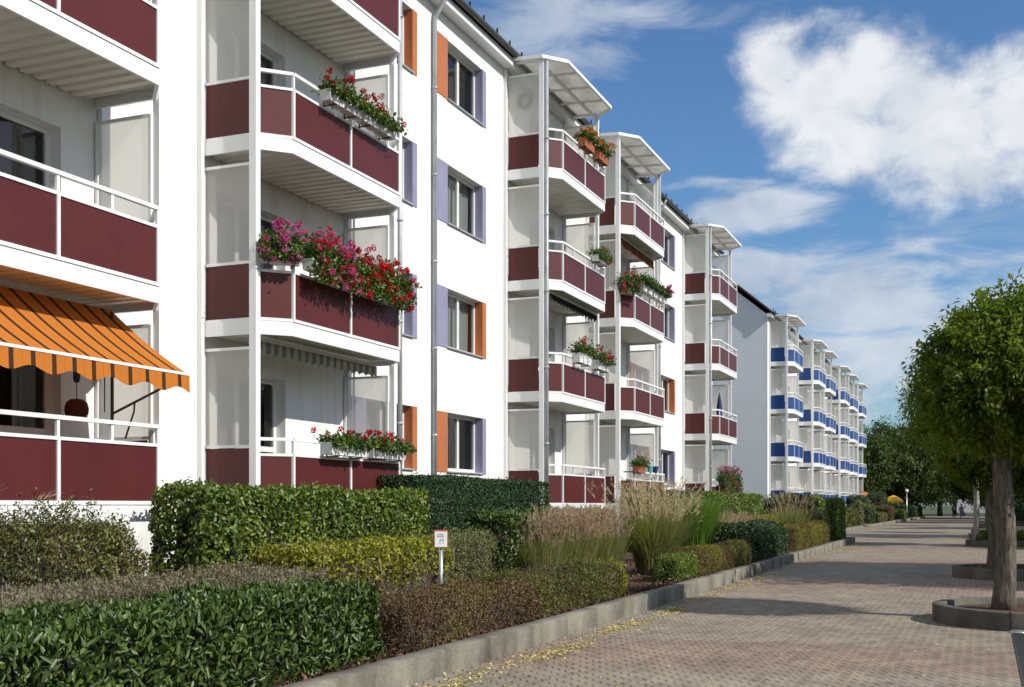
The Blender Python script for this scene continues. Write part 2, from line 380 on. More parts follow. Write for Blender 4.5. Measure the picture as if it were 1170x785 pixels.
# ------------------------------------------------------------------ mesh helpers
class MB:
    def __init__(s): s.v = []; s.f = []; s.m = []
    def add(s, vs, fs, mi=0):
        o = len(s.v); s.v += [tuple(x) for x in vs]
        s.f += [tuple(i + o for i in f) for f in fs]; s.m += [mi] * len(fs); return s
    def box(s, a, b, mi=0):
        x0, y0, z0 = a; x1, y1, z1 = b
        return s.add([(x0, y0, z0), (x1, y0, z0), (x1, y1, z0), (x0, y1, z0), (x0, y0, z1), (x1, y0, z1), (x1, y1, z1), (x0, y1, z1)],
                     [(0, 3, 2, 1), (4, 5, 6, 7), (0, 1, 5, 4), (1, 2, 6, 5), (2, 3, 7, 6), (3, 0, 4, 7)], mi)
    def bar(s, p, q, w, h, mi=0, up=(0, 0, 1)):
        "rectangular bar from p to q, w across, h along up"
        p, q = Vector(p), Vector(q); d = (q - p).normalized(); u = Vector(up)
        if abs(d.dot(u)) > .98: u = Vector((1, 0, 0))
        r = d.cross(u).normalized(); u = r.cross(d).normalized()
        r *= w / 2; u *= h / 2
        vs = [c + a + b for c in (p, q) for a, b in ((-r, -u), (r, -u), (r, u), (-r, u))]
        return s.add(vs, [(0, 1, 2, 3), (7, 6, 5, 4), (0, 4, 5, 1), (1, 5, 6, 2), (2, 6, 7, 3), (3, 7, 4, 0)], mi)
    def tube(s, pts, rad, n=10, mi=0, cap=True):
        pts = [Vector(p) for p in pts]; k = len(pts)
        rad = [rad] * k if not hasattr(rad, '__len__') else rad
        o = len(s.v); ref = None
        for i, p in enumerate(pts):
            d = (pts[min(i + 1, k - 1)] - pts[max(i - 1, 0)]).normalized()
            if ref is None:
                ref = d.orthogonal().normalized()
            ref = (ref - d * ref.dot(d)).normalized(); b = d.cross(ref)
            for j in range(n):
                a = 2 * math.pi * j / n
                s.v.append(tuple(p + (ref * math.cos(a) + b * math.sin(a)) * rad[i]))
        for i in range(k - 1):
            for j in range(n):
                s.f.append((o + i * n + j, o + i * n + (j + 1) % n, o + (i + 1) * n + (j + 1) % n, o + (i + 1) * n + j)); s.m.append(mi)
        if cap:
            s.f.append(tuple(o + j for j in reversed(range(n)))); s.m.append(mi)
            s.f.append(tuple(o + (k - 1) * n + j for j in range(n))); s.m.append(mi)
        return s
    def prism(s, poly, z0, z1, mi=0):
        n = len(poly)
        vs = [(x, y, z0) for x, y in poly] + [(x, y, z1) for x, y in poly]
        fs = [tuple(reversed(range(n))), tuple(range(n, 2 * n))] + [(i, (i + 1) % n, n + (i + 1) % n, n + i) for i in range(n)]
        return s.add(vs, fs, mi)
    def lathe(s, prof, c=(0, 0, 0), n=20, mi=0):
        o = len(s.v); k = len(prof)
        for r_, z in prof:
            for j in range(n):
                a = 2 * math.pi * j / n; s.v.append((c[0] + r_ * math.cos(a), c[1] + r_ * math.sin(a), c[2] + z))
        for i in range(k - 1):
            for j in range(n):
                s.f.append((o + i * n + j, o + i * n + (j + 1) % n, o + (i + 1) * n + (j + 1) % n, o + (i + 1) * n + j)); s.m.append(mi)
        return s
    def mesh(s, name, mats, smooth=False):
        me = bpy.data.meshes.new(name); me.from_pydata(s.v, [], s.f)
        for m in (mats if isinstance(mats, (list, tuple)) else [mats]): me.materials.append(m)
        me.polygons.foreach_set("material_index", s.m)
        if smooth: me.polygons.foreach_set("use_smooth", [True] * len(s.f))
        me.update(); return me

def link(name, data, parent=None, loc=None, rz=0, label=None, cat=None, group=None, kind=None):
    o = bpy.data.objects.new(name, data); COL.objects.link(o)
    if parent: o.parent = parent
    if loc: o.location = loc
    if rz: o.rotation_euler = (0, 0, rz)
    if label: o['label'] = label
    if cat: o['category'] = cat
    if group: o['group'] = group
    if kind: o['kind'] = kind
    return o

def bevel(o, w=.006, seg=2):
    b = o.modifiers.new("edge", 'BEVEL'); b.width = w; b.segments = seg; b.limit_method = 'ANGLE'; b.angle_limit = R(40); return o

# fast numpy meshes made of many leaves
def np_mesh(name, V, F4, rnd, mats, midx=None, smooth=False):
    me = bpy.data.meshes.new(name)
    nv, nf = len(V), len(F4)
    me.vertices.add(nv); me.vertices.foreach_set("co", np.asarray(V, np.float32).ravel())
    me.loops.add(nf * 4); me.loops.foreach_set("vertex_index", np.asarray(F4, np.int32).ravel())
    me.polygons.add(nf); me.polygons.foreach_set("loop_start", np.arange(0, nf * 4, 4, dtype=np.int32))
    me.polygons.foreach_set("loop_total", np.full(nf, 4, np.int32))
    for m in mats: me.materials.append(m)
    if midx is not None: me.polygons.foreach_set("material_index", np.asarray(midx, np.int32))
    me.update(calc_edges=True)
    at = me.attributes.new("rnd", 'FLOAT', 'FACE'); at.data.foreach_set("value", np.asarray(rnd, np.float32))
    if smooth: me.polygons.foreach_set("use_smooth", np.ones(nf, bool))
    return me

def unit(a): return a / np.maximum(np.linalg.norm(a, axis=1, keepdims=True), 1e-9)

def leaves(P, D, NR, Ln, Wd, fold=.18, droop=.12, full=True):
    "leaf blades: base P, axis D, face normal NR; returns verts, quads"
    D = unit(D); S = unit(np.cross(D, NR)); U = np.cross(S, D)
    Ln = Ln[:, None]; Wd = Wd[:, None]; n = len(P)
    tip = P + D * Ln - U * Ln * droop
    if full:
        r1 = P + D * Ln * .3 + S * Wd * .46 + U * Wd * fold; l1 = P + D * Ln * .3 - S * Wd * .46 + U * Wd * fold
        r2 = P + D * Ln * .68 + S * Wd * .38 + U * (Wd * fold - Ln * droop * .4); l2 = P + D * Ln * .68 - S * Wd * .38 + U * (Wd * fold - Ln * droop * .4)
        V = np.stack([P, r1, r2, tip, l2, l1], 1).reshape(-1, 3)
        b = np.arange(n)[:, None] * 6
        F = np.concatenate([b + np.array([[0, 1, 2, 3]]), b + np.array([[0, 3, 4, 5]])], 1).reshape(-1, 4)
        return V, F, 2
    r = P + D * Ln * .45 + S * Wd * .5 + U * Wd * fold; l = P + D * Ln * .45 - S * Wd * .5 + U * Wd * fold
    V = np.stack([P, r, tip, l], 1).reshape(-1, 3)
    F = np.arange(n)[:, None] * 4 + np.array([[0, 1, 2, 3]])
    return V, F, 1

class Leafy:
    "collects leaf batches and solid pieces into one mesh"
    def __init__(s): s.V = []; s.F = []; s.r = []; s.m = []; s.n = 0
    def put(s, V, F, r, mi):
        s.V.append(np.asarray(V, float)); s.F.append(np.asarray(F) + s.n); s.r.append(np.asarray(r)); s.m.append(np.full(len(F), mi)); s.n += len(V)
    def blades(s, P, D, NR, Ln, Wd, mi=0, rnd=None, **k):
        V, F, q = leaves(P, D, NR, Ln, Wd, **k)
        if rnd is None: rnd = RNG.random(len(P))
        s.put(V, F, np.repeat(rnd, q), mi)
    def solid(s, V, F, mi): s.put(V, F, np.full(len(F), .5), mi)
    def strips(s, A, B, w, mi, rnd=None):
        "thin straight twigs from A to B"
        D = unit(B - A); S = unit(np.cross(D, RNG.normal(size=A.shape))) * np.asarray(w).reshape(-1, 1)
        n = len(A); V = np.stack([A - S, A + S, B + S * .5, B - S * .5], 1).reshape(-1, 3)
        F = np.arange(n)[:, None] * 4 + np.array([[0, 1, 2, 3]])
        s.put(V, F, RNG.random(n) if rnd is None else rnd, mi)
    def mesh(s, name, mats): return np_mesh(name, np.concatenate(s.V), np.concatenate(s.F), np.concatenate(s.r), mats, np.concatenate(s.m), True)

def wob(P, f, seed=0):
    "smooth pseudo noise -1..1"
    r = np.random.default_rng(seed); out = np.zeros(len(P))
    for k in range(5):
        w = r.normal(size=3) * f * (1 + k * .5); out += np.sin(P @ w + r.random() * 6.3) / (1 + k * .4)
    return out / 2.6

BED = .18
def box_shell(n, c, h, rad, seed):
    "n points on the top and the four sides of a round-edged box"
    hx, hy, hz = h
    A = np.array([hx * hy * 4, hx * hz * 4, hx * hz * 4, hy * hz * 4, hy * hz * 4]); pr = A / A.sum()
    k = RNG.choice(5, n, p=pr); q = RNG.uniform(-1, 1, (n, 3)) * np.array(h)
    q[k == 0, 2] = hz; q[k == 1, 1] = hy; q[k == 2, 1] = -hy; q[k == 3, 0] = hx; q[k == 4, 0] = -hx
    lim = np.maximum(np.array(h) - rad, 0); inner = np.clip(q, -lim, lim)
    low = q[:, 2] < lim[2]; inner[low, 2] = q[low, 2]
    d = q - inner; ln = np.linalg.norm(d, axis=1, keepdims=True); nr = d / np.maximum(ln, 1e-6)
    rr = np.minimum(rad, min(hx, hy))
    p = inner + nr * rr
    return p + np.array(c), nr

def hedge(name, x, y, top, mats, n, leaf=(.07, .035), rad=.12, bump=.05, depth=.12, up=.35, rand=.8, twigs=0, twiglen=.25,
          bare=0.0, taper_end=0, core_inset=.16, rough_top=.0, full=None, yaw=0, droop=.12, lowfade=1.0, z0=BED, cov=2.3, **tags):
    """clipped hedge; x,y = (min,max); returns the object. mats = [leaf, heart, twig]"""
    cx, cy = (x[0] + x[1]) / 2, (y[0] + y[1]) / 2; hx, hy = (x[1] - x[0]) / 2, (y[1] - y[0]) / 2
    hz = (top - z0) / 2; c = (0, 0, z0 + hz)
    seed = int(abs(x[0] * 13 + y[0] * 7) * 10) % 9999
    area = 4 * hx * hy + 4 * hz * hx + 4 * hz * hy
    n = int(min(110000, max(n, cov * area / (leaf[0] * leaf[1] * .6))))
    P, NR = box_shell(n, c, (hx, hy, hz), min(rad, hx * .98, hy * .98, hz * .98), seed)
    rel = (P[:, 2] - z0) / (top - z0)
    if bare:
        keep = RNG.random(n) < np.clip((rel - bare * .4) / bare, .12, 1); P, NR, rel = P[keep], NR[keep], rel[keep]
    w = wob(P, 2.2, seed) * bump + wob(P, 7, seed + 1) * bump * .6
    P = P + NR * w[:, None] - NR * (RNG.random(len(P)) ** 1.6 * depth)[:, None]
    st = RNG.random(len(P)) < .018; P[st] += NR[st] * (RNG.random((st.sum(), 1)) * .09)
    if rough_top:
        P[:, 2] += np.where(NR[:, 2] > .5, RNG.random(len(P)) ** 3 * rough_top, 0)
    D = NR * .6 + np.array([0, 0, up]) + RNG.normal(size=P.shape) * rand
    FN = NR + RNG.normal(size=P.shape) * .55 + np.array([0, 0, .3])
    Ln = leaf[0] * RNG.uniform(.6, 1.25, len(P)); Wd = leaf[1] * RNG.uniform(.7, 1.2, len(P))
    lf = Leafy()
    if full is None: full = leaf[0] > .05
    lf.blades(P - unit(D) * Ln[:, None] * .5, D, FN, Ln, Wd, 0, full=full, droop=droop)
    i = core_inset
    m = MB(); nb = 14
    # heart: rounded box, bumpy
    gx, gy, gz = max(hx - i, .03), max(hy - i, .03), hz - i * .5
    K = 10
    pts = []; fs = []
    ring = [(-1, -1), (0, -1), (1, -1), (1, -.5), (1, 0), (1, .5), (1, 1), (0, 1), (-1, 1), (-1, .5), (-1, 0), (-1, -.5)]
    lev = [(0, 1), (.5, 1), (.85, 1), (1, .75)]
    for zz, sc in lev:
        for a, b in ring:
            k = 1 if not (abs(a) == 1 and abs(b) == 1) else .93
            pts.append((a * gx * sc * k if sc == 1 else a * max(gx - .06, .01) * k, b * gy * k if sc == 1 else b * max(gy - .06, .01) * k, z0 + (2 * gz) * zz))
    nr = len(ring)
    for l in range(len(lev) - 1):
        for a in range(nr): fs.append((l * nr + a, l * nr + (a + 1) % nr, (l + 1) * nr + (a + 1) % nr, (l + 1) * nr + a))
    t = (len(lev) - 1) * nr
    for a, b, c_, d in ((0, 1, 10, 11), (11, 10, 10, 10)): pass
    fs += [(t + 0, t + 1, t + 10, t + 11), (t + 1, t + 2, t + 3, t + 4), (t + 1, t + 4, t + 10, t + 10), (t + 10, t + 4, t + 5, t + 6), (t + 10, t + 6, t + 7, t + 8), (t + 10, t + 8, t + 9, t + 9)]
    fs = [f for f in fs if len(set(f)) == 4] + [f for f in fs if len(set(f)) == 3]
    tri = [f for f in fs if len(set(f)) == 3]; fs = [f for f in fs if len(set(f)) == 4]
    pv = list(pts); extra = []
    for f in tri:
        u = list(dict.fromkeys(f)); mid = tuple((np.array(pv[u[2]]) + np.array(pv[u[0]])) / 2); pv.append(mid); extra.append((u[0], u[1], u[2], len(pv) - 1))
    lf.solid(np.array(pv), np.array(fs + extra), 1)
    if twigs:
        Pt, Nt = box_shell(twigs, c, (hx, hy, hz), min(rad, hx * .98, hy * .98), seed + 5)
        Dt = np.array([0, 0, 1.0]) + Nt * .5 + RNG.normal(size=Pt.shape) * .45
        Pt = Pt - Nt * (RNG.random(twigs) * depth)[:, None]
        Lt = twiglen * RNG.uniform(.5, 1.2, twigs)
        A = Pt - unit(Dt) * (Lt * .7)[:, None]; B = Pt + unit(Dt) * (Lt * .3)[:, None]; A[:, 2] = np.maximum(A[:, 2], z0)
        lf.strips(A, B, RNG.uniform(.002, .005, twigs), 2 if len(mats) > 2 else 0)
    me = lf.mesh(name, mats)
    return link(name, me, None, (cx, cy, 0), yaw, **tags)

def grass_clump(name, loc, rx, ry, h, nb, npl, mats, spread=.35, plume_len=.22, blade_w=.007, z0=BED, lean=(0, 0), stalk_up=1.1, **tags):
    "ornamental grass: arching blades and feathery plumes on stalks"
    lf = Leafy()
    def arcs(n, hh, spr, w, mi, segs=4, rnd=None, tipdroop=.35):
        a = RNG.random(n) * 6.283; q = np.sqrt(RNG.random(n))
        B = np.stack([np.cos(a) * q * rx * .75, np.sin(a) * q * ry * .85, np.full(n, z0)], 1)
        out = np.stack([np.cos(a) * q * 1.0, np.sin(a) * q * 1.0, np.zeros(n)], 1) + RNG.normal(size=(n, 3)) * np.array([.5, .5, 0]) + np.array([*lean, 0])
        H = hh * RNG.uniform(.62, 1.05, n); s = spr * RNG.uniform(.5, 1.3, n)
        pts = []
        for k in range(segs + 1):
            t = k / segs
            off = out * (s * H * t ** 1.8)[:, None]
            z = H * (t - tipdroop * .35 * t ** 3)
            pts.append(B + off + np.stack([np.zeros(n), np.zeros(n), z], 1))
        side = unit(np.cross(out + 1e-4, np.array([0, 0, 1.0])) + RNG.normal(size=(n, 3)) * .4)
        V = []; 
        for k in range(segs + 1):
            ww = w * (1 - .85 * (k / segs) ** 2)
            V += [pts[k] - side * ww, pts[k] + side * ww]
        V = np.stack(V, 1).reshape(-1, 3); m_ = 2 * (segs + 1)
        F = np.concatenate([np.arange(n)[:, None] * m_ + np.array([[2 * k, 2 * k + 1, 2 * k + 3, 2 * k + 2]]) for k in range(segs)], 1).reshape(-1, 4)
        r = RNG.random(n) if rnd is None else rnd
        lf.put(V, F, np.repeat(r, segs), mi)
        return pts[-1], unit(pts[-1] - pts[-2])
    arcs(nb, h * .86, spread, blade_w, 0)
    if npl:
        tips, d = arcs(npl, h * stalk_up, spread * .9, blade_w * .35, 0, tipdroop=.1)
        # feathery heads: many fine hairs along the last stretch
        k = 16
        T = np.repeat(tips, k, 0); DD = np.repeat(d, k, 0)
        t = RNG.random(len(T)) * plume_len
        P = T + DD * (t - plume_len * .6)[:, None]
        Dh = DD * 1.4 + RNG.normal(size=P.shape) * .55 + np.array([0, 0, .15])
        rr = np.clip(np.repeat(RNG.random(npl), k) * .7 + RNG.random(len(P)) * .3, 0, 1)
        lf.blades(P, Dh, RNG.normal(size=P.shape), np.full(len(P), plume_len * .42) * RNG.uniform(.5, 1.2, len(P)), np.full(len(P), .011), 1, rnd=rr, full=False)
    me = lf.mesh(name, mats)
    return link(name, me, None, (loc[0], loc[1], 0), **tags)

# ------------------------------------------------------------------ world and sun
SUN_AZ, SUN_EL = R(-10.0), R(37.5)          # azimuth measured from +X towards +Y
sdir = Vector((math.cos(SUN_EL) * math.cos(SUN_AZ), math.cos(SUN_EL) * math.sin(SUN_AZ), math.sin(SUN_EL)))
sd = bpy.data.lights.new("sun", 'SUN'); sd.energy = 4.0; sd.angle = R(.53); sd.color = (1, .955, .88)
so = bpy.data.objects.new("sun", sd); COL.objects.link(so); so.location = (20, 0, 40)
so.rotation_euler = sdir.to_track_quat('Z', 'Y').to_euler()

def pix_dir(px, py):
    a = (px - 585) / FPX; b = (HOR - py) / FPX
    d = Vector((a * CS - SN, a * SN + CS, b)).normalized()
    return math.atan2(d.x, d.y), math.asin(d.z)

world = bpy.data.worlds.new("World"); scene.world = world; world.use_nodes = True
wt = world.node_tree; wt.nodes.clear()
wo = wt.nodes.new("ShaderNodeOutputWorld"); bg = wt.nodes.new("ShaderNodeBackground")
sky = wt.nodes.new("ShaderNodeTexSky"); sky.sky_type = 'NISHITA'; sky.sun_disc = False
sky.sun_elevation = SUN_EL; sky.sun_rotation = math.pi / 2 - SUN_AZ
sky.air_density = 1.15; sky.dust_density = .55; sky.ozone_density = 2.2; sky.altitude = 100
bg.inputs[1].default_value = .125
tc = wt.nodes.new("ShaderNodeTexCoord")
nrmz = N(wt, "ShaderNodeVectorMath", operation='NORMALIZE'); L(wt, tc.outputs["Generated"], nrmz.inputs[0])
sx = N(wt, "ShaderNodeSeparateXYZ"); L(wt, nrmz.outputs[0], sx.inputs[0])
AZ = math_n(wt, 'ARCTAN2', sx.outputs[0], sx.outputs[1]); EL = math_n(wt, 'ARCSINE', sx.outputs[2])
cb = N(wt, "ShaderNodeCombineXYZ"); L(wt, AZ, cb.inputs[0]); L(wt, math_n(wt, 'MULTIPLY', EL, 1.25), cb.inputs[1])
cvec = cb.outputs[0]
nbig = noise(wt, cvec, 7, 3, .5, .3); nmid = noise(wt, cvec, 18, 9, .60, .25); nfine = noise(wt, stretch(wt, cvec, (1, 2.6, 1)), 10, 8, .58, .5)
def blob(px, py, rx, ry):
    a, e = pix_dir(px, py)
    u = math_n(wt, 'MULTIPLY', math_n(wt, 'SUBTRACT', AZ, a), FPX / rx); v = math_n(wt, 'MULTIPLY', math_n(wt, 'SUBTRACT', EL, e), FPX / ry)
    d = math_n(wt, 'SQRT', math_n(wt, 'ADD', math_n(wt, 'MULTIPLY', u, u), math_n(wt, 'MULTIPLY', v, v)))
    return math_n(wt, 'SUBTRACT', 1, d)
def union(bl):
    o = bl[0]
    for b in bl[1:]: o = math_n(wt, 'SMOOTH_MAX', o, b, .25)
    return o
def sstep(x, a, b):
    n = N(wt, "ShaderNodeMapRange", interpolation_type='SMOOTHSTEP'); n.inputs[1].default_value = a; n.inputs[2].default_value = b
    L(wt, x, n.inputs[0]); return n.outputs[0]
# cumulus
cum = union([blob(885, 75, 60, 62), blob(935, 110, 95, 90), blob(985, 105, 90, 95), blob(1040, 110, 80, 80), blob(1075, 150, 110, 95), blob(1000, 165, 110, 55),
             blob(1170, 130, 85, 80), blob(1110, 200, 85, 55), blob(1240, 160, 120, 100)])
cum2 = union([blob(1000, 425, 45, 34), blob(960, 455, 60, 30), blob(1050, 440, 50, 30)])
edge = math_n(wt, 'ADD', math_n(wt, 'MULTIPLY', math_n(wt, 'SUBTRACT', nmid, .5), 1.35), math_n(wt, 'MULTIPLY', math_n(wt, 'SUBTRACT', nbig, .5), .35))
c1 = math_n(wt, 'MULTIPLY', sstep(math_n(wt, 'ADD', cum, edge), .04, .72), .97)
c2 = math_n(wt, 'MULTIPLY', sstep(math_n(wt, 'ADD', cum2, edge), .1, .8), .8)
thin = union([blob(860, 240, 125, 42), blob(1010, 350, 300, 62), blob(1120, 345, 190, 60), blob(900, 300, 170, 34), blob(990, 395, 260, 60)])
eth = math_n(wt, 'MULTIPLY', math_n(wt, 'SUBTRACT', nfine, .5), 2.8)
c3 = math_n(wt, 'MULTIPLY', sstep(math_n(wt, 'ADD', thin, eth), -.02, .85), .80)
veil = union([blob(600, 25, 150, 55), blob(640, 60, 90, 30), blob(720, 20, 150, 30)])
c4 = math_n(wt, 'MULTIPLY', sstep(math_n(wt, 'ADD', veil, eth), .0, 1.0), .62)
low = math_n(wt, 'MULTIPLY', sstep(EL, .32, .05), math_n(wt, 'MULTIPLY', sstep(nfine, .44, .68), .75))
# clouds added outside the view to whiten and lift the fill light
unseen_sky = math_n(wt, 'MAXIMUM', sstep(math_n(wt, 'ABSOLUTE', math_n(wt, 'ADD', AZ, .30)), .55, .95), sstep(EL, .75, 1.0))
fill_clouds = math_n(wt, 'MULTIPLY', sstep(noise(wt, nrmz.outputs[0], 3, 6, .6), .36, .56), math_n(wt, 'MULTIPLY', unseen_sky, .85))
dens = math_n(wt, 'MAXIMUM', math_n(wt, 'MAXIMUM', c1, c2), math_n(wt, 'MAXIMUM', math_n(wt, 'MAXIMUM', c3, c4), math_n(wt, 'MAXIMUM', low, fill_clouds)))
shade = math_n(wt, 'ADD', math_n(wt, 'MULTIPLY', nbig, .75), math_n(wt, 'ADD', math_n(wt, 'MULTIPLY', nmid, .45), math_n(wt, 'MULTIPLY', c1, .10)))
SKY_K = 1 / .115
ccol = ramp(wt, shade, [(.42, tuple(x * SKY_K for x in (.33, .38, .46))), (.58, tuple(x * SKY_K for x in (.48, .52, .58))), (.76, tuple(x * SKY_K for x in (.655, .67, .69)))]).outputs[0]
skyc = mix_c(wt, 1.0, sky.outputs[0], (.45, .63, .81), 'MULTIPLY')
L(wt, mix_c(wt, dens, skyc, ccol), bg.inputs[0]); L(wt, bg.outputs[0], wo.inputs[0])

vs = scene.view_settings; vs.view_transform = 'Standard'; vs.look = 'None'; vs.exposure = .27; vs.gamma = 1; vs.use_curve_mapping = False
scene.display_settings.display_device = 'sRGB'
cy = scene.cycles; cy.max_bounces = 8; cy.transparent_max_bounces = 12; cy.diffuse_bounces = 4; cy.glossy_bounces = 3; cy.transmission_bounces = 6
cy.sample_clamp_indirect = 6; cy.use_denoising = True; cy.caustics_reflective = False; cy.caustics_refractive = False

# ------------------------------------------------------------------ ground
def sheet(name, poly, z, mat, kind='structure', sub=None):
    m = MB(); m.add([(x, y, z) for x, y in poly], [tuple(range(len(poly)))])
    return link(name, m.mesh(name, mat), kind=kind)
sheet("ground", [(-700, -60), (700, -60), (700, 1500), (-700, 1500)], -.012, M['lawn'])
sheet("footpath", [(-11, -12), (4.6, -12), (4.6, 172), (-11, 172)], 0, M['paving'])
sheet("car_park", [(4.6, -12), (16, -12), (16, 172), (4.6, 172)], -.004, M['asphalt'])
sheet("road", [(-120, 172), (120, 172), (120, 186), (-120, 186)], -.004, M['asphalt'])

def kx(Y): return -4.70 - .010 * max(0, Y - 12)     # kerb face X along the first bed
def kerb_run(name, line, w, h, block=1.2, inward=-1):
    "line of bevelled concrete blocks; line(y)->x of the outer face"
    V = []; F = []; rn = []
    y0, y1, fx = line; y = y0
    n = max(1, round((y1 - y0) / block)); b = (y1 - y0) / n; c = .012; g = .004
    for i in range(n):
        a, e = y0 + i * b + g, y0 + (i + 1) * b - g
        jx, jz = random.uniform(-.006, .006), random.uniform(-.004, .004)
        o = len(V)
        for yy in (a, e):
            xf = fx(yy) + jx
            prof = [(xf, -.05), (xf, h - c + jz), (xf - c, h + jz), (xf - w + c, h + jz), (xf - w, h - c + jz), (xf - w, -.05)]
            V += [(px, yy, pz) for px, pz in prof]
        for k in range(5): F.append((o + k, o + k + 1, o + 6 + k + 1, o + 6 + k))
        F += [(o, o + 5, o + 4, o + 1), (o + 1, o + 4, o + 3, o + 2), (o + 6, o + 7, o + 10, o + 11), (o + 7, o + 8, o + 9, o + 10)]
        rn += [random.random()] * 9
    me = np_mesh(name, np.array(V), np.array(F), np.array(rn), [M['kerb']])
    return link(name, me, kind='structure')
kerb_run("kerb", (-6, 50.5, kx), .20, .24)
def bed(name, x0, fx, y0, y1, z=BED):
    ys = np.linspace(y0, y1, 12)
    m = MB()
    vs_ = [(x0, y, z) for y in ys] + [(fx(y) - .19, y, z) for y in ys]; k = len(ys)
    m.add(vs_, [(i, k + i, k + i + 1, i + 1) for i in range(k - 1)])
    return link(name, m.mesh(name, M['soil']), kind='structure')
bed("planting_bed", -11.3, kx, -6, 50.6)
# end return of the first bed (kerb turning towards the house)
def cross_kerb(name, y, x0, x1, w=.2, h=.24):
    V = []; F = []; rn = []; n = max(1, round((x1 - x0) / 1.2)); b = (x1 - x0) / n
    for i in range(n):
        a, e = x0 + i * b + .004, x0 + (i + 1) * b - .004; o = len(V)
        V += [(a, y, -.05), (e, y, -.05), (e, y + w, -.05), (a, y + w, -.05), (a, y, h), (e, y, h), (e, y + w, h), (a, y + w, h)]
        F += [(o, o + 1, o + 5, o + 4), (o + 1, o + 2, o + 6, o + 5), (o + 2, o + 3, o + 7, o + 6), (o + 3, o, o + 4, o + 7), (o + 4, o + 5, o + 6, o + 7)]; rn += [random.random()] * 5
    return link(name, np_mesh(name, np.array(V), np.array(F), np.array(rn), [M['kerb']]), kind='structure')
cross_kerb("kerb", 50.5, -10.6, kx(50.5))
beds2 = [(-7.45, 55, 80.5), (-7.3, 86, 108), (-7.0, 112, 128), (-6.8, 132, 150)]
for X2, a, b in beds2:
    kerb_run("kerb", (a, b, lambda y, X2=X2: X2), .2, .24)
    bed("planting_bed", -11.8, lambda y, X2=X2: X2, a, b)
    cross_kerb("kerb", b, -11.6, X2); cross_kerb("kerb", a - .2, -11.6, X2)

# ------------------------------------------------------------------ apartment buildings
F0 = EYE            # level of the ground-floor slab
FH = 2.8
W_T, D_S, D_F, CH = 4.3, 1.0, 1.4, .42
POLY = [(0, 0), (D_S, 0), (D_F, CH), (D_F, W_T - CH), (D_S, W_T), (0, W_T)]

def offset_poly(pl, d):
    "push the outer five edges outward by d (wall edge stays)"
    return [(0, -d), (D_S + d * .41, -d), (D_F + d, CH - d * .41), (D_F + d, W_T - CH + d * .41), (D_S + d * .41, W_T + d), (0, W_T + d)]

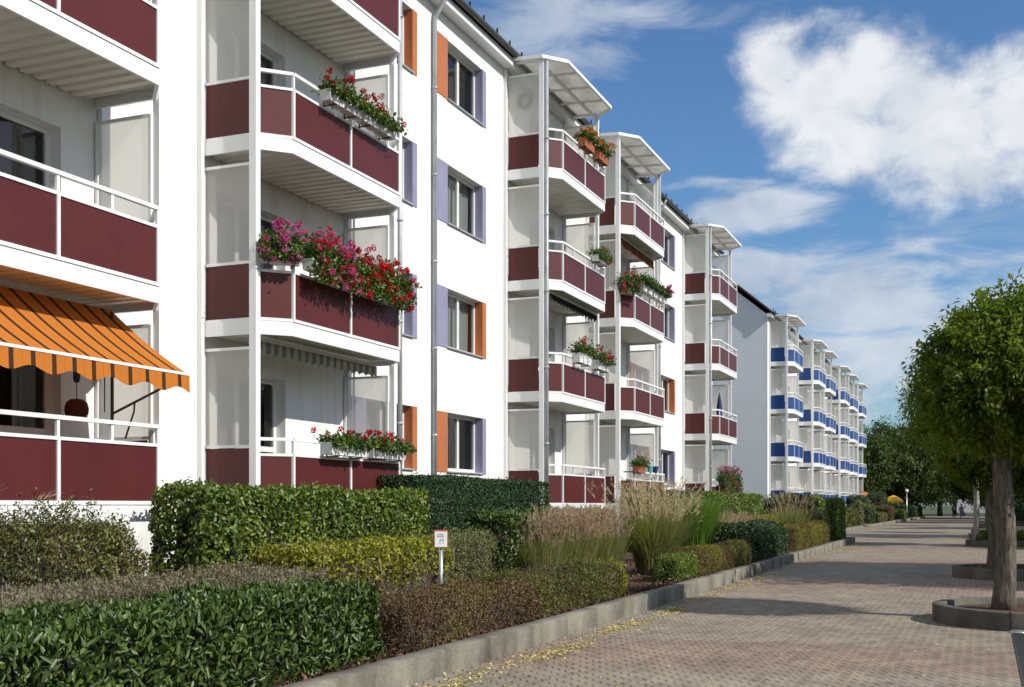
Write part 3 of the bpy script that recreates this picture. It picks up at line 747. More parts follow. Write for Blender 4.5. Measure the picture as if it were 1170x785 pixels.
PROTO = {}
def balcony_meshes():
    me = {}
    inn = offset_poly(POLY, -.045)
    m = MB()                                                  # slab: fascia ring and deck
    o_, i_ = [(x, y) for x, y in POLY], [(max(x, 0), y) for x, y in inn]
    for k in range(5):
        a, b = o_[k], o_[k + 1]; c, d = i_[k], i_[k + 1]
        z0, z1 = -.21, .0
        m.add([(*a, z0), (*b, z0), (*d, z0), (*c, z0), (*a, z1), (*b, z1), (*d, z1), (*c, z1)],
              [(0, 3, 2, 1), (4, 5, 6, 7), (0, 1, 5, 4), (2, 3, 7, 6)])
    me['fascia'] = m.mesh("balcony_fascia", M['white'])
    m = MB(); m.prism([(x * .998, y) for x, y in offset_poly(POLY, -.048)], -.07, -.012); me['deck'] = m.mesh("balcony_deck", M['deck'])
    m = MB()                                                  # corrugated soffit, ribs run out from the wall
    P = .22; y = .06; prof = []
    while y < W_T - .06 - P:
        prof += [(y, -.165), (y + .12, -.165), (y + .145, -.115), (y + .195, -.115)]; y += P
    prof.append((y, -.165))
    def xmax(y):
        if y < CH: return D_S + (D_F - D_S) * y / CH - .05
        if y > W_T - CH: return D_S + (D_F - D_S) * (W_T - y) / CH - .05
        return D_F - .05
    vs_ = []
    for y, z in prof: vs_ += [(.03, y, z), (xmax(y), y, z)]
    m.add(vs_, [(2 * k, 2 * k + 1, 2 * k + 3, 2 * k + 2) for k in range(len(prof) - 1)])
    me['soffit'] = m.mesh("corrugated_soffit", M['soffit'])
    m = MB()                                                  # railing: rails and stanchions
    pts = [(D_S + .0, .05), (D_F - .01, CH + .02), (D_F - .01, W_T - CH - .02), (D_S + .0, W_T - .05)]
    for k in range(3):
        a, b = pts[k], pts[k + 1]
        for z, w, h in ((.028, .05, .045), (.765, .045, .04), (1.005, .06, .05)):
            m.bar((*a, z), (*b, z), w, h)
    st = [pts[0], pts[1], (D_F - .01, W_T / 2), pts[2], pts[3]]
    for p_ in st: m.box((p_[0] - .024, p_[1] - .024, .005), (p_[0] + .024, p_[1] + .024, .745))
    for yy in (CH + .85, W_T / 2, W_T - CH - .85): m.box((D_F - .03, yy - .022, .78), (D_F + .006, yy + .022, .985))
    for p_ in (pts[0], pts[1], pts[2], pts[3]): m.box((p_[0] - .02, p_[1] - .02, .78), (p_[0] + .02, p_[1] + .02, .985))
    me['railing'] = m.mesh("balcony_railing", M['white'])
    def pan(a, b, z0, z1, t=.012, gap=.03):
        a, b = Vector((*a, 0)), Vector((*b, 0)); d = (b - a).normalized()
        mm = MB(); zc = (z0 + z1) / 2; mm.bar(a + d * gap + Vector((0, 0, zc)), b - d * gap + Vector((0, 0, zc)), t, z1 - z0); return mm
    mid = (D_F - .01, W_T / 2)
    me['panels'] = [pan(pts[0], pts[1], .055, .742), pan(pts[1], mid, .055, .742), pan(mid, pts[2], .055, .742), pan(pts[2], pts[3], .055, .742)]
    me['side_panels'] = [pan((.06, yy), (D_S - .08, yy), .05, .865) for yy in (.03, W_T - .03)]
    me['frames'] = []; me['glass'] = []
    for yy in (.03, W_T - .03):
        m = MB(); x0, x1 = .045, D_S - .06
        for x in (x0, x1): m.box((x - .02, yy - .02, .0), (x + .02, yy + .02, 2.40))
        for z in (.025, .892, 2.385): m.box((x0 + .02, yy - .018, z - .022), (x1 - .02, yy + .018, z + .022))
        me['frames'].append(m.mesh("screen_frame", M['white']))
        m = MB(); m.add([(x0 + .02, yy, .914), (x1 - .02, yy, .914), (x1 - .02, yy, 2.363), (x0 + .02, yy, 2.363)], [(0, 1, 2, 3)]); me['glass'].append(m.mesh("screen_glass", M['screen']))
    return me
BAL = balcony_meshes()
PANELS = {}
for key in ('red', 'blue'):
    PANELS[key] = ([p.mesh("balcony_panel", M[key]) for p in BAL['panels']], [p.mesh("side_panel", M[key]) for p in BAL['side_panels']])

# canopy meshes
def canopy_meshes():
    ov = offset_poly(POLY, .16); z = lambda x: .16 - .05 * x
    m = MB(); n = 6
    m.add([(x, y, z(x)) for x, y in ov] + [(x, y, z(x) + .016) for x, y in ov], [tuple(reversed(range(6))), tuple(range(6, 12))] + [(i, (i + 1) % 6, 6 + (i + 1) % 6, 6 + i) for i in range(6)])
    sh = m.mesh("canopy_sheet", M['poly'])
    m = MB()
    for k in range(5):
        a, b = ov[k], ov[k + 1]
        m.bar((*a, z(a[0]) - .01), (*b, z(b[0]) - .01), .05, .085)
    m.bar((D_S - .05, 0, z(D_S) - .10), (D_S - .05, W_T, z(D_S) - .10), .06, .08)
    for yy in (W_T * .25, W_T * .5, W_T * .75): m.bar((.03, yy, z(0) - .045), (D_F + .1, yy, z(D_F) - .045), .045, .06)
    for yy in (.0, W_T): m.bar((.03, yy, z(0) - .05), (D_S, yy, z(D_S) - .05), .05, .07)
    fr = m.mesh("canopy_frame", M['white'])
    return sh, fr
CANS, CANF = canopy_meshes()

POSTH = F0 + 3 * FH + 2.62
def post_mesh(x, y, w, name):
    m = MB(); m.box((x - w / 2, y - w / 2, .1), (x + w / 2, y + w / 2, POSTH)); return m.mesh(name, M['white'])
POSTS = [post_mesh(D_S + .02, -.035, .12, "post"), post_mesh(D_S + .02, W_T + .035, .10, "post"), post_mesh(.045, -.05, .07, "post"), post_mesh(.045, W_T + .05, .07, "post")]

# windows: local frame, y along the wall from the left jamb, x outward, z up from the sill line
WW, WH, REV = 1.95, 1.32, .30
def window_meshes(w, h, door=False):
    me = {}; xg = -.22; f = .075
    m = MB()
    m.box((xg - .03, 0, 0), (xg + .03, f, h)); m.box((xg - .03, w - f, 0), (xg + .03, w, h))
    m.box((xg - .03, f, 0), (xg + .03, w - f, f)); m.box((xg - .03, f, h - f), (xg + .03, w - f, h))
    mid = w * (.42 if door else .5); m.box((xg - .028, mid - .05, f), (xg + .034, mid + .05, h - f))
    if door: m.box((xg - .027, mid + .05, .86), (xg + .03, w - f, .95))
    me['frame'] = m.mesh("window_frame", M['frame'])
    m = MB(); m.add([(xg, f, f), (xg, w - f, f), (xg, w - f, h - f), (xg, f, h - f)], [(0, 1, 2, 3)]); me['pane'] = m.mesh("window_pane", M['glass'])
    m = MB(); m.box((xg + .03, -.02, -.035), (.05, w + .02, -.008)); me['sill'] = m.mesh("window_sill", M['zinc'])
    for nm, (a, b) in (('curtain', (.04, .97)), ('side_curtain', (.04, .40))):
        m = MB(); k = 60; vs_ = []
        for i in range(k + 1):
            y = w * (a + (b - a) * i / k); x = xg - .16 + .025 * math.sin(i * 1.3) + .012 * math.sin(i * .47)
            vs_ += [(x, y, .05), (x + .01, y, h - .03)]
        m.add(vs_, [(2 * i, 2 * i + 2, 2 * i + 3, 2 * i + 1) for i in range(k)]); me[nm] = m
    me['net'] = me['curtain'].mesh("net_curtain", M['curtain']); me['net2'] = me['side_curtain'].mesh("net_curtain", M['curtain'])
    me['brown'] = me['curtain'].mesh("curtain", M['browncurtain'])
    return me
WIN = window_meshes(WW, WH); DOOR = window_meshes(1.9, 2.1, True)
CPAN = {}
for key in ('orange', 'lilac'):
    m = MB(); m.box((.003, -.58, -.03), (.016, -.004, WH + .0)); a = m.mesh("colour_panel", M[key])
    m = MB(); m.box((-.19, WW - .013, -.006), (.016, WW - .003, WH - .003)); m.box((.003, WW - .003, -.03), (.016, WW + .20, WH)); b = m.mesh("colour_panel", M[key])
    CPAN[key] = (a, b)
O_, B_ = 'orange', 'lilac'
COL1 = [(B_, O_), (O_, B_), (B_, B_), (B_, O_)]      # (left, right) by floor
COL2 = [(O_, B_), (B_, O_), (B_, B_), (O_, B_)]

def wall_mesh(y0, y1, z0, z1, holes, depth, mat):
    "front sheet at x = 0 with rectangular holes and their reveals"
    ys = sorted({y0, y1} | {h[0] for h in holes} | {h[1] for h in holes}); zs = sorted({z0, z1} | {h[2] for h in holes} | {h[3] for h in holes})
    m = MB()
    for i in range(len(ys) - 1):
        for j in range(len(zs) - 1):
            yc, zc = (ys[i] + ys[i + 1]) / 2, (zs[j] + zs[j + 1]) / 2
            if any(h[0] < yc < h[1] and h[2] < zc < h[3] for h in holes): continue
            m.add([(0, ys[i], zs[j]), (0, ys[i + 1], zs[j]), (0, ys[i + 1], zs[j + 1]), (0, ys[i], zs[j + 1])], [(0, 1, 2, 3)])
    for a, b, c, d in holes:
        m.add([(0, a, c), (0, b, c), (0, b, d), (0, a, d), (-depth, a, c), (-depth, b, c), (-depth, b, d), (-depth, a, d)],
              [(0, 4, 5, 1), (1, 5, 6, 2), (2, 6, 7, 3), (3, 7, 4, 0)])
    return m

def building(name, Xf, y0, y1, towers, mirrored, wincols, pcol, gable_mat, label, awn=None, pipes=(), depth=11.0, hooks=()):
    root = link(name, None, None, (Xf, y0, 0), label=label, cat="apartment building")
    zt = F0 + 11.15; ln = y1 - y0
    holes = []
    for t, mir in zip(towers, mirrored):
        for k in range(4):
            u = t - y0 + (1.75 if mir else .42); holes.append((u, u + 1.9, F0 + FH * k + .05, F0 + FH * k + 2.15))
    for wc, cols in wincols:
        for k in range(4): holes.append((wc - y0, wc - y0 + WW, F0 + FH * k + .77, F0 + FH * k + .77 + WH))
    m = wall_mesh(0, ln, .55, zt, holes, REV, None); link("front_wall", m.mesh("front_wall", M['render']), root)
    m = MB(); m.box((-depth, .0, -.05), (-.03, ln, .548)); link("plinth", m.mesh("plinth", M['plinth']), root)
    ridge = zt + .05 + (depth / 2) * math.tan(R(40))
    m = MB()                                                   # gable ends and rear, hollow
    for yy, s in ((0, 1), (ln, -1)):
        vs_ = [(-.001, yy, .55), (-.001, yy, zt), (-depth / 2, yy, ridge - .12), (-depth, yy, zt), (-depth, yy, .55)]
        m.add(vs_, [(0, 1, 2, 3, 4) if s > 0 else (4, 3, 2, 1, 0)])
    m.add([(-depth, 0, .55), (-depth, ln, .55), (-depth, ln, zt), (-depth, 0, zt)], [(0, 3, 2, 1)])
    link("gable_wall", m.mesh("gable_wall", gable_mat), root)
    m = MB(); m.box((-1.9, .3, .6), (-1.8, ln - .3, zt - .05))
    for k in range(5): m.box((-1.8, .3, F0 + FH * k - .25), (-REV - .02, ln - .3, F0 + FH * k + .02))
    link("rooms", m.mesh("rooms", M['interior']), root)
    # roof slabs, eaves soffit, gutter
    ov = .28; ev = .32
    tt = math.tan(R(40)); ez = zt + .10 - ev * tt * .3
    m = MB()
    pr = [(ev, zt + .04), (ev, zt + .16), (-depth / 2, zt + .16 + (depth / 2 + ev) * tt), (-depth - ev, zt + .16), (-depth - ev, zt + .04), (-depth / 2, zt + .04 + (depth / 2 + ev) * tt)]
    pr = [(x, z) for x, z in pr]
    n = len(pr); vs_ = [(x, -ov, z) for x, z in pr] + [(x, ln + ov, z) for x, z in pr]
    m.add(vs_, [(i, (i + 1) % n, n + (i + 1) % n, n + i) for i in range(n)] + [(0, 1, 2, 5), (2, 3, 4, 5), (n, n + 5, n + 2, n + 1), (n + 2, n + 5, n + 4, n + 3)])
    rf = link("roof", m.mesh("roof", M['tiles']), root)
    m = MB(); m.box((.004, -ov + .02, zt - .16), (ev - .03, ln + ov - .02, zt + .03)); link("eaves_box", m.mesh("eaves_box", M['white']), root)
    m = MB(); prof = [(math.cos(a), math.sin(a)) for a in np.linspace(math.pi, 2 * math.pi, 9)]
    for sc in (1.0,):
        vs_ = []
        for yy in (-ov, ln + ov): vs_ += [(ev + .075 + .075 * c, yy, zt + .10 + .08 * s_) for c, s_ in prof]
        m.add(vs_, [(i, i + 1, 9 + i + 1, 9 + i) for i in range(8)] + [tuple(range(8, -1, -1)), tuple(range(9, 18))])
    m.box((ev + .0, -ov + .004, zt + .095), (ev + .14, ln + ov - .004, zt + .115))
    link("gutter", m.mesh("gutter", M['dark_zinc'], True), root)
    if len(hooks):
        m = MB(); m.box((-.02, -.018, 0), (.02, .018, .26)); m.box((-.14, -.018, 0), (-.02, .018, .03)); hk = m.mesh("snow_hook", M['dark'])
        for yy in hooks: link("snow_hook", hk, root, (ev - .06, yy - y0, zt + .16))
    # balconies
    pm, sm = PANELS[pcol]
    bal = {}
    for t, mir in zip(towers, mirrored):
        for k in range(4):
            b = link("balcony", None, root, (0, t - y0, F0 + FH * k)); bal[(t, k)] = b
            link("balcony_slab", BAL['fascia'], b); link("balcony_deck", BAL['deck'], b); link("corrugated_soffit", BAL['soffit'], b); link("railing", BAL['railing'], b)
            for p in pm: link("balcony_panel", p, b)
            for p, f, g in zip(sm, BAL['frames'], BAL['glass']):
                link("side_panel", p, b); link("screen_frame", f, b); link("screen_glass", g, b)
        for p in POSTS: link("balcony_post", p, root, (0, t - y0, 0))
        c = link("balcony_canopy", CANS, root, (0, t - y0, F0 + 3 * FH + 2.62)); link("canopy_frame", CANF, c)
        for k in range(4):
            d = link("balcony_door", DOOR['frame'], root, (0, t - y0 + (1.75 if mir else .42), F0 + FH * k + .05)); link("door_pane", DOOR['pane'], d)
            r_ = random.random()
            if k == 0 and t == towers[0] and pcol == 'red': link("curtain", DOOR['brown'], d)
            elif r_ < .55: link("net_curtain", DOOR['net'] if r_ < .3 else DOOR['net2'], d)
    for wc, cols in wincols:
        for k in range(4):
            w = link("window", WIN['frame'], root, (0, wc - y0, F0 + FH * k + .77)); link("window_pane", WIN['pane'], w); link("window_sill", WIN['sill'], w)
            if cols:
                l_, r_ = cols[k]; link("colour_panel", CPAN[l_][0], w); link("colour_panel", CPAN[r_][1], w)
            q = (0.9, .2, .2, .8)[k] if cols else random.random()
            link("net_curtain", WIN['net' if q < .5 else 'net2'], w)
    for (px_, py_) in pipes:
        top = zt + .05 if px_ < .3 else F0 + 3 * FH + 2.70
        m = MB()
        if px_ < .3:
            m.tube([(px_, 0, .1), (px_, 0, zt - .55), (px_ + .06, 0, zt - .42), (ev + .05, 0, zt - .06), (ev + .075, 0, zt + .06)], .05, 12)
        else:
            m.tube([(px_, 0, .1), (px_, 0, top)], .045, 12)
        for zc in np.arange(1.2, top - 1, 1.9): m.tube([(px_, 0, zc), (px_, 0, zc + .05)], .058, 12)
        link("downpipe", m.mesh("downpipe", M['zinc'], True), root, (0, py_ - y0, 0))
    return root, bal

XF = -11.2
T1, T2, T3, T4, T5 = 8.0, 14.55, 26.7, 33.1, 45.15
b1, bal1 = building("apartment_building", XF, -3.0, 50.6, [T1, T2, T3, T4, T5], [True, False, True, False, True],
                    [(1.1, COL1), (4.75, COL2), (19.68, COL1), (23.34, COL2), (38.1, COL1), (41.75, COL2)], 'red', M['render'],
                    "white apartment block with maroon balconies, orange and lilac window surrounds",
                    pipes=[(.08, 22.55), (D_S + .10, T2 + W_T + .16), (D_S + .14, T3 - .02), (D_S + .10, T4 + W_T + .14), (D_S + .14, T5 - .02), (.08, 41.0)], hooks=np.arange(16, 50.5, .8))
XF2 = -11.75
TB = [68.35, 79.3, 85.2, 94.9, 101.5, 109.3]
b2, bal2 = building("apartment_building", XF2, 67.75, 115.0, TB, [False, True, False, True, False, True],
                    [(74.2, None), (90.5, None)], 'blue', M['gable'],
                    "farther apartment block with blue balconies and grey gable wall",
                    pipes=[(.08, 73.5)], hooks=np.arange(68.2, 75, .8))

# ------------------------------------------------------------------ awnings (fixed to the building)
def awning_open(root, oy, y0, y1):
    m = MB(); top = (.58, 2.56); bot = (1.83, 1.66); n = 24
    for i in range(n):
        t0, t1 = i / n, (i + 1) / n
        def pt(t, y):
            x = top[0] + (bot[0] - top[0]) * t; z = top[1] + (bot[1] - top[1]) * t - .05 * math.sin(t * math.pi); return (x, y, z)
        m.add([pt(t0, y0), pt(t0, y1), pt(t1, y1), pt(t1, y0)], [(0, 3, 2, 1)])
    a = link("awning", m.mesh("awning", M['awning'], True), root, (0, -oy, F0))
    a['label'] = "orange and brown striped awning, pulled out"
    m = MB(); k = int((y1 - y0) / .03); vs_ = []
    for i in range(k + 1):
        y = y0 + (y1 - y0) * i / k; d = .21 + .035 * math.cos((y / .60) * 2 * math.pi)
        vs_ += [(bot[0] + .012, y, bot[1] - .015), (bot[0] + .02, y, bot[1] - d)]
    m.add(vs_, [(2 * i, 2 * i + 2, 2 * i + 3, 2 * i + 1) for i in range(k)])
    link("awning_valance", m.mesh("awning_valance", M['awning']), a)
    m = MB(); m.bar((bot[0], y0 - .03, bot[1]), (bot[0], y1 + .03, bot[1]), .04, .035); link("front_bar", m.mesh("front_bar", M['white']), a)
    yp = y1 - .16
    m = MB(); m.tube([(.74, yp, 2.5), (.74, yp, .2)], .022, 8); m.bar((.74, yp, 1.18), (bot[0] - .02, y1 - .06, bot[1] - .03), .022, .026)
    m.tube([(1.08, y1 - .13, 1.335), (1.06, y1 - .12, 1.2), (.92, y1 - .12, .86)], .012, 6); m.tube([(.66, yp - .05, 2.45), (.66, yp - .05, 1.2)], .008, 6)
    link("awning_arm", m.mesh("awning_arm", M['brown_metal']), a)
    return a
awning_open(b1, -3.0, T1 + .25, T1 + 3.93)
def valance(root, oy, y0, y1, floor, mat, x=.92, label=None, drop=.18, sc=.22, amp=.02):
    m = MB(); m.bar((x - .08, y0, 2.53), (x - .08, y1, 2.53), .14, .10, 1)
    k = int((y1 - y0) / .025); vs_ = []
    for i in range(k + 1):
        y = y0 + (y1 - y0) * i / k; vs_ += [(x, y, 2.52), (x + .012 * math.sin(i * .6), y, 2.52 - drop - amp * math.cos(y / sc * 2 * math.pi))]
    m.add(vs_, [(2 * i, 2 * i + 2, 2 * i + 3, 2 * i + 1) for i in range(k)])
    a = link("awning", m.mesh("awning", [mat, M['white']]), root, (0, -oy, F0 + FH * floor))
    if label: a['label'] = label
valance(b1, -3.0, T2 + .2, T2 + 3.9, 0, M['awning_grey'], label="beige striped awning, rolled in")
valance(b1, -3.0, T3 + .2, T3 + 4.05, 1, M['awning_dark'], x=1.12, label="dark awning with scalloped edge, rolled in", sc=.25, amp=.04)
valance(b1, -3.0, T4 + .2, T4 + 4.05, 2, M['awning_brown'], x=1.0, label="brown awning, rolled in", drop=.28)

# ------------------------------------------------------------------ flower boxes on the railings
def flower_box(loc, rz, ln, box_mat, flower, label, full=1.0, h=.30, trail=.15, name="flower_box", nfl=None, depth=.20, boxh=.17, cat="flower box", group=None, sections=1, bracket=True, leafn=1.0, loose=.14):
    root = link(name, None, None, loc, rz, label=label, cat=cat, group=group)
    m = MB(); d = depth / 2; s = ln / sections
    for k in range(sections):
        y0, y1 = -ln / 2 + k * s + .012, -ln / 2 + (k + 1) * s - .012
        m.add([(-d * .82, y0 + .02, 0), (d * .82, y0 + .02, 0), (d * .82, y1 - .02, 0), (-d * .82, y1 - .02, 0), (-d, y0, boxh), (d, y0, boxh), (d, y1, boxh), (-d, y1, boxh)],
              [(0, 3, 2, 1), (0, 1, 5, 4), (1, 2, 6, 5), (2, 3, 7, 6), (3, 0, 4, 7)])
        m.add([(-d + .012, y0 + .012, boxh - .02), (d - .012, y0 + .012, boxh - .02), (d - .012, y1 - .012, boxh - .02), (-d + .012, y1 - .012, boxh - .02)], [(0, 1, 2, 3)], 1)
        m.bar((d, y0, boxh - .012), (d, y1, boxh - .012), .018, .026); m.bar((-d, y0, boxh - .012), (-d, y1, boxh - .012), .018, .026)
    link("box", m.mesh("box", [box_mat, M['soil']]), root)
    lf = Leafy(); n = int(1150 * ln * max(full, .85) * leafn)
    P = np.stack([RNG.normal(0, .11, n), RNG.uniform(-ln / 2, ln / 2, n), boxh + np.abs(RNG.normal(0, .45, n)) * h], 1)
    hang = RNG.random(n) < .28 * (trail > 0); P[hang, 0] = np.abs(RNG.normal(.15, .06, hang.sum())); P[hang, 2] = boxh - RNG.random(hang.sum()) * trail
    lumps = .8 + .2 * np.sin(P[:, 1] * 7 + 1) ; P[:, 2] = np.where(hang, P[:, 2], boxh + (P[:, 2] - boxh) * lumps)
    lf.blades(P, RNG.normal(size=(n, 3)) + np.array([.3, 0, .4]), RNG.normal(size=(n, 3)) * .6 + np.array([.5, 0, .8]), RNG.uniform(.045, .08, n), RNG.uniform(.035, .06, n))
    # stems
    k = int(60 * ln); A = np.stack([RNG.normal(0, .04, k), RNG.uniform(-ln / 2, ln / 2, k), np.full(k, boxh)], 1); Bq = A + np.stack([RNG.normal(0, .08, k), RNG.normal(0, .06, k), RNG.uniform(.4, 1.0, k) * h], 1)
    lf.strips(A, Bq, np.full(k, .004), 0)
    link("greenery", lf.mesh("greenery", [M['potleaf']]), root)
    if flower:
        nf = int((nfl or 26) * ln); fl = Leafy()
        C = np.stack([np.clip(RNG.normal(.05, loose, nf), -.28, .30), RNG.uniform(-ln / 2, ln / 2, nf), boxh + RNG.uniform(.25, 1.25, nf) * h], 1)
        hg = RNG.random(nf) < .35 * (trail > .1); C[hg, 0] = np.abs(RNG.normal(.20, .06, hg.sum())); C[hg, 2] = boxh - RNG.uniform(-.1, 1, hg.sum()) * trail
        k = 46; q = RNG.normal(size=(nf * k, 3)); q = unit(q); rad = np.repeat(RNG.uniform(.030, .055, nf), k)
        Pp = np.repeat(C, k, 0) + q * rad[:, None] * RNG.uniform(.5, 1, (nf * k, 1))
        rr = np.clip(np.repeat(RNG.random(nf), k) * .85 + RNG.random(nf * k) * .15, 0, 1)
        fl.blades(Pp, q + RNG.normal(size=q.shape) * .8, q, np.full(nf * k, .032), np.full(nf * k, .028), rnd=rr, full=False)
        link("blossoms", fl.mesh("blossoms", [flower]), root)
    if bracket:
        for yy in (-ln * .3, ln * .3):
            m = MB(); m.bar((-d - .03, yy, boxh - .03), (-d - .03, yy, -.04), .02, .02); m.bar((-d - .03, yy, -.02), (d, yy, -.02), .02, .02)
            link("bracket", m.mesh("bracket", M['brown_metal']), root)
    return root
XR = XF + D_F + .14      # outside the front railing
def fz(k, z=.88): return F0 + FH * k + z
# second tower (nearest whole one)
flower_box((XR, T2 + 1.62, fz(2, .82)), 0, 1.05, M['boxwhite'], M['redflower'], "white box of red geraniums on the third-storey balcony, nearer of two", sections=2, h=.25, trail=.06, nfl=17)
flower_box((XR, T2 + 2.76, fz(2, .82)), 0, 1.15, M['boxwhite'], M['redflower'], "white box of red geraniums on the third-storey balcony, farther of two", sections=2, h=.25, trail=.06, nfl=17)
ch_c = ((D_S + D_F) / 2 + .10, CH / 2 - .09)
flower_box((XF + ch_c[0], T2 + ch_c[1] + .10, fz(1, .86)), R(-43.6), .66, M['boxwhite'], M['pinkflower'], "short box of pink and purple blooms on the balcony corner above beige awning", full=1.7, h=.36, trail=.14, nfl=70, loose=.2)
flower_box((XR, T2 + 1.35, fz(1, .83)), 0, 1.55, M['boxwhite'], M['mixflower'], "overflowing pink and red flower box with tall stalk, middle of three", full=1.7, h=.38, trail=.34, nfl=60, loose=.18)
flower_box((XR, T2 + 2.98, fz(1, .83)), 0, 1.62, M['boxwhite'], M['redflower'], "overflowing red flower box at the far end of the balcony", full=1.7, h=.34, trail=.34, nfl=68, loose=.18)
flower_box((XR, T2 + 1.75, fz(0, .80)), 0, 1.25, M['boxwhite'], M['redflower'], "long white box of leafy plants with few dark red blooms, ground-floor railing", h=.17, trail=.06, nfl=7, full=.7, boxh=.2)
flower_box((XR, T2 + 3.12, fz(0, .80)), 0, 1.25, M['boxwhite'], M['redflower'], "long white box with one clump of red geraniums, ground-floor railing", h=.19, trail=.06, nfl=11, full=1.0, boxh=.2)
# third tower
flower_box((XR, T3 + 1.9, fz(3, .93)), 0, .82, M['terracotta'], M['orangeflower'], "terracotta box of orange flowers on a top balcony, nearer of two", boxh=.22, h=.24, trail=0, nfl=42)
flower_box((XR, T3 + 3.1, fz(3, .93)), 0, .82, M['terracotta'], M['orangeflower'], "terracotta box of orange flowers on a top balcony, farther of two", boxh=.22, h=.24, trail=0, nfl=42)
flower_box((XR, T3 + 3.0, fz(2, .95)), 0, .9, M['boxwhite'], M['orangeflower'], "small green trailing plant in white box below the terracotta boxes", h=.28, trail=.12, nfl=5, full=.7)
flower_box((XR, T3 + 1.55, fz(1, .86)), 0, 1.0, M['boxwhite'], M['redflower'], "white box of tall leafy plants under the dark awning, nearer of two", sections=3, h=.40, trail=0, nfl=5, full=.9, boxh=.24)
flower_box((XR, T3 + 3.1, fz(1, .86)), 0, 1.0, M['boxwhite'], M['redflower'], "white box of leafy plants and red dots under dark awning, farther of two", sections=3, h=.32, trail=.05, nfl=14, full=.9, boxh=.24)
# fourth tower
flower_box((XF + ch_c[0], T4 + ch_c[1], fz(2, .84)), R(-43.6), .75, M['boxdark'], M['mixflower'], "dark box with pink blossoms beside the row of white pots", h=.45, trail=.3, nfl=26, full=1.4)
for i in range(5):
    flower_box((XR, T4 + .85 + i * .58, fz(2, .93)), 0, .42, M['boxwhite'], M['pinkflower'] if i == 4 else None, "small white flower pot of green plants on a balcony railing under brown awning" if i < 4 else "small white flower pot with pink blooms ending the row under brown awning", boxh=.26, h=.26, trail=.05, nfl=60, full=1.8, name="flower_pot", cat="flower pot", group="white pots on one railing" if i < 4 else None, bracket=False)
flower_box((XR - .02, T4 + .55, fz(0, .98)), 0, .85, M['terracotta'], M['redflower'], "terracotta trough with single red flower beside mint pots", boxh=.2, h=.26, trail=0, nfl=3, full=.7)
for i in range(3):
    m = MB(); m.lathe([(.075, 0), (.10, .17), (.108, .19), (.108, .21), (.09, .21), (.085, .17), (0, .165)], n=18)
    link("plant_pot", m.mesh("plant_pot", M['teal'] if i < 2 else M['navy'], True), None, (XR - .13, T4 + 1.5 + i * .62, fz(0, 1.03)),
         label="empty mint green pot on ground-floor balcony rail" if i < 2 else "dark blue empty pot on balcony rail beside the mint pots", cat="plant pot", group="mint green pots" if i < 2 else None)
# fifth tower
flower_box((XR - .06, T5 + 1.9, fz(0, .80)), 0, 3.3, M['boxdark'], M['pinkflower'], "long mass of pink and green balcony plants on the far maroon tower", full=1.4, h=.5, trail=.5, nfl=24)
# items
m = MB(); m.lathe([(.012, 0), (.04, .08), (.11, .35), (.13, .7), (.09, 1.05), (.03, 1.35), (.012, 1.45)], n=12)
um = link("folded_parasol", m.mesh("folded_parasol", M['navy'], True), None, (XF + .75, T5 + 3.4, F0 + FH + .55), label="folded navy blue parasol on second-storey maroon balcony", cat="parasol")
m = MB(); m.tube([(0, 0, -.55), (0, 0, .05)], .02, 8); link("pole", m.mesh("pole", M['white']), um)
m = MB(); m.lathe([(.02, -.13), (.10, -.115), (.145, -.05), (.15, .02), (.13, .09), (.08, .13), (.02, .14)], n=20)
la = link("hanging_lantern", m.mesh("hanging_lantern", M['lantern'], True), None, (XF + .45, T1 + 3.45, F0 + 1.22), label="round brown wicker lantern hanging under the orange awning", cat="lantern")
m = MB(); m.tube([(0, 0, .13), (0, 0, 1.36)], .006, 6); link("cord", m.mesh("cord", M['dark']), la)
m = MB(); m.lathe([(.03, .35), (.045, .4), (.045, .6), (.02, .68), (.015, .74)], n=12); link("ornament", m.mesh("ornament", M['navy'], True), la)
# round wall ornament on the top balcony screen of the third tower
m = MB(); m.tube([(0, .17 * math.cos(a), .17 * math.sin(a)) for a in np.linspace(0, 2 * math.pi, 25)], .05, 8, cap=False)
link("wreath", m.mesh("wreath", M['greytwig'], True), None, (XF + .52, T3 + .11, F0 + 3 * FH + 1.75), R(90), label="round twig wreath on the top balcony's frosted screen", cat="wreath")
# chair seen through frosted screen
def stool(loc, label):
    root = link("garden_chair", None, None, loc, label=label, cat="chair")
    m = MB(); m.box((-.22, -.22, .42), (.22, .22, .46)); link("seat", m.mesh("seat", M['boxwhite']), root)
    m = MB(); m.box((-.22, .19, .46), (.22, .23, .95)); link("backrest", m.mesh("backrest", M['boxwhite']), root)
    for sx_ in (-.19, .19):
        for sy_ in (-.19, .19):
            m = MB(); m.box((sx_ - .018, sy_ - .018, 0), (sx_ + .018, sy_ + .018, .42)); link("leg", m.mesh("leg", M['boxwhite']), root)
stool((XF + .55, T3 + .42, F0 + 2 * FH), "pale chair behind the frosted screen of the third-storey balcony")

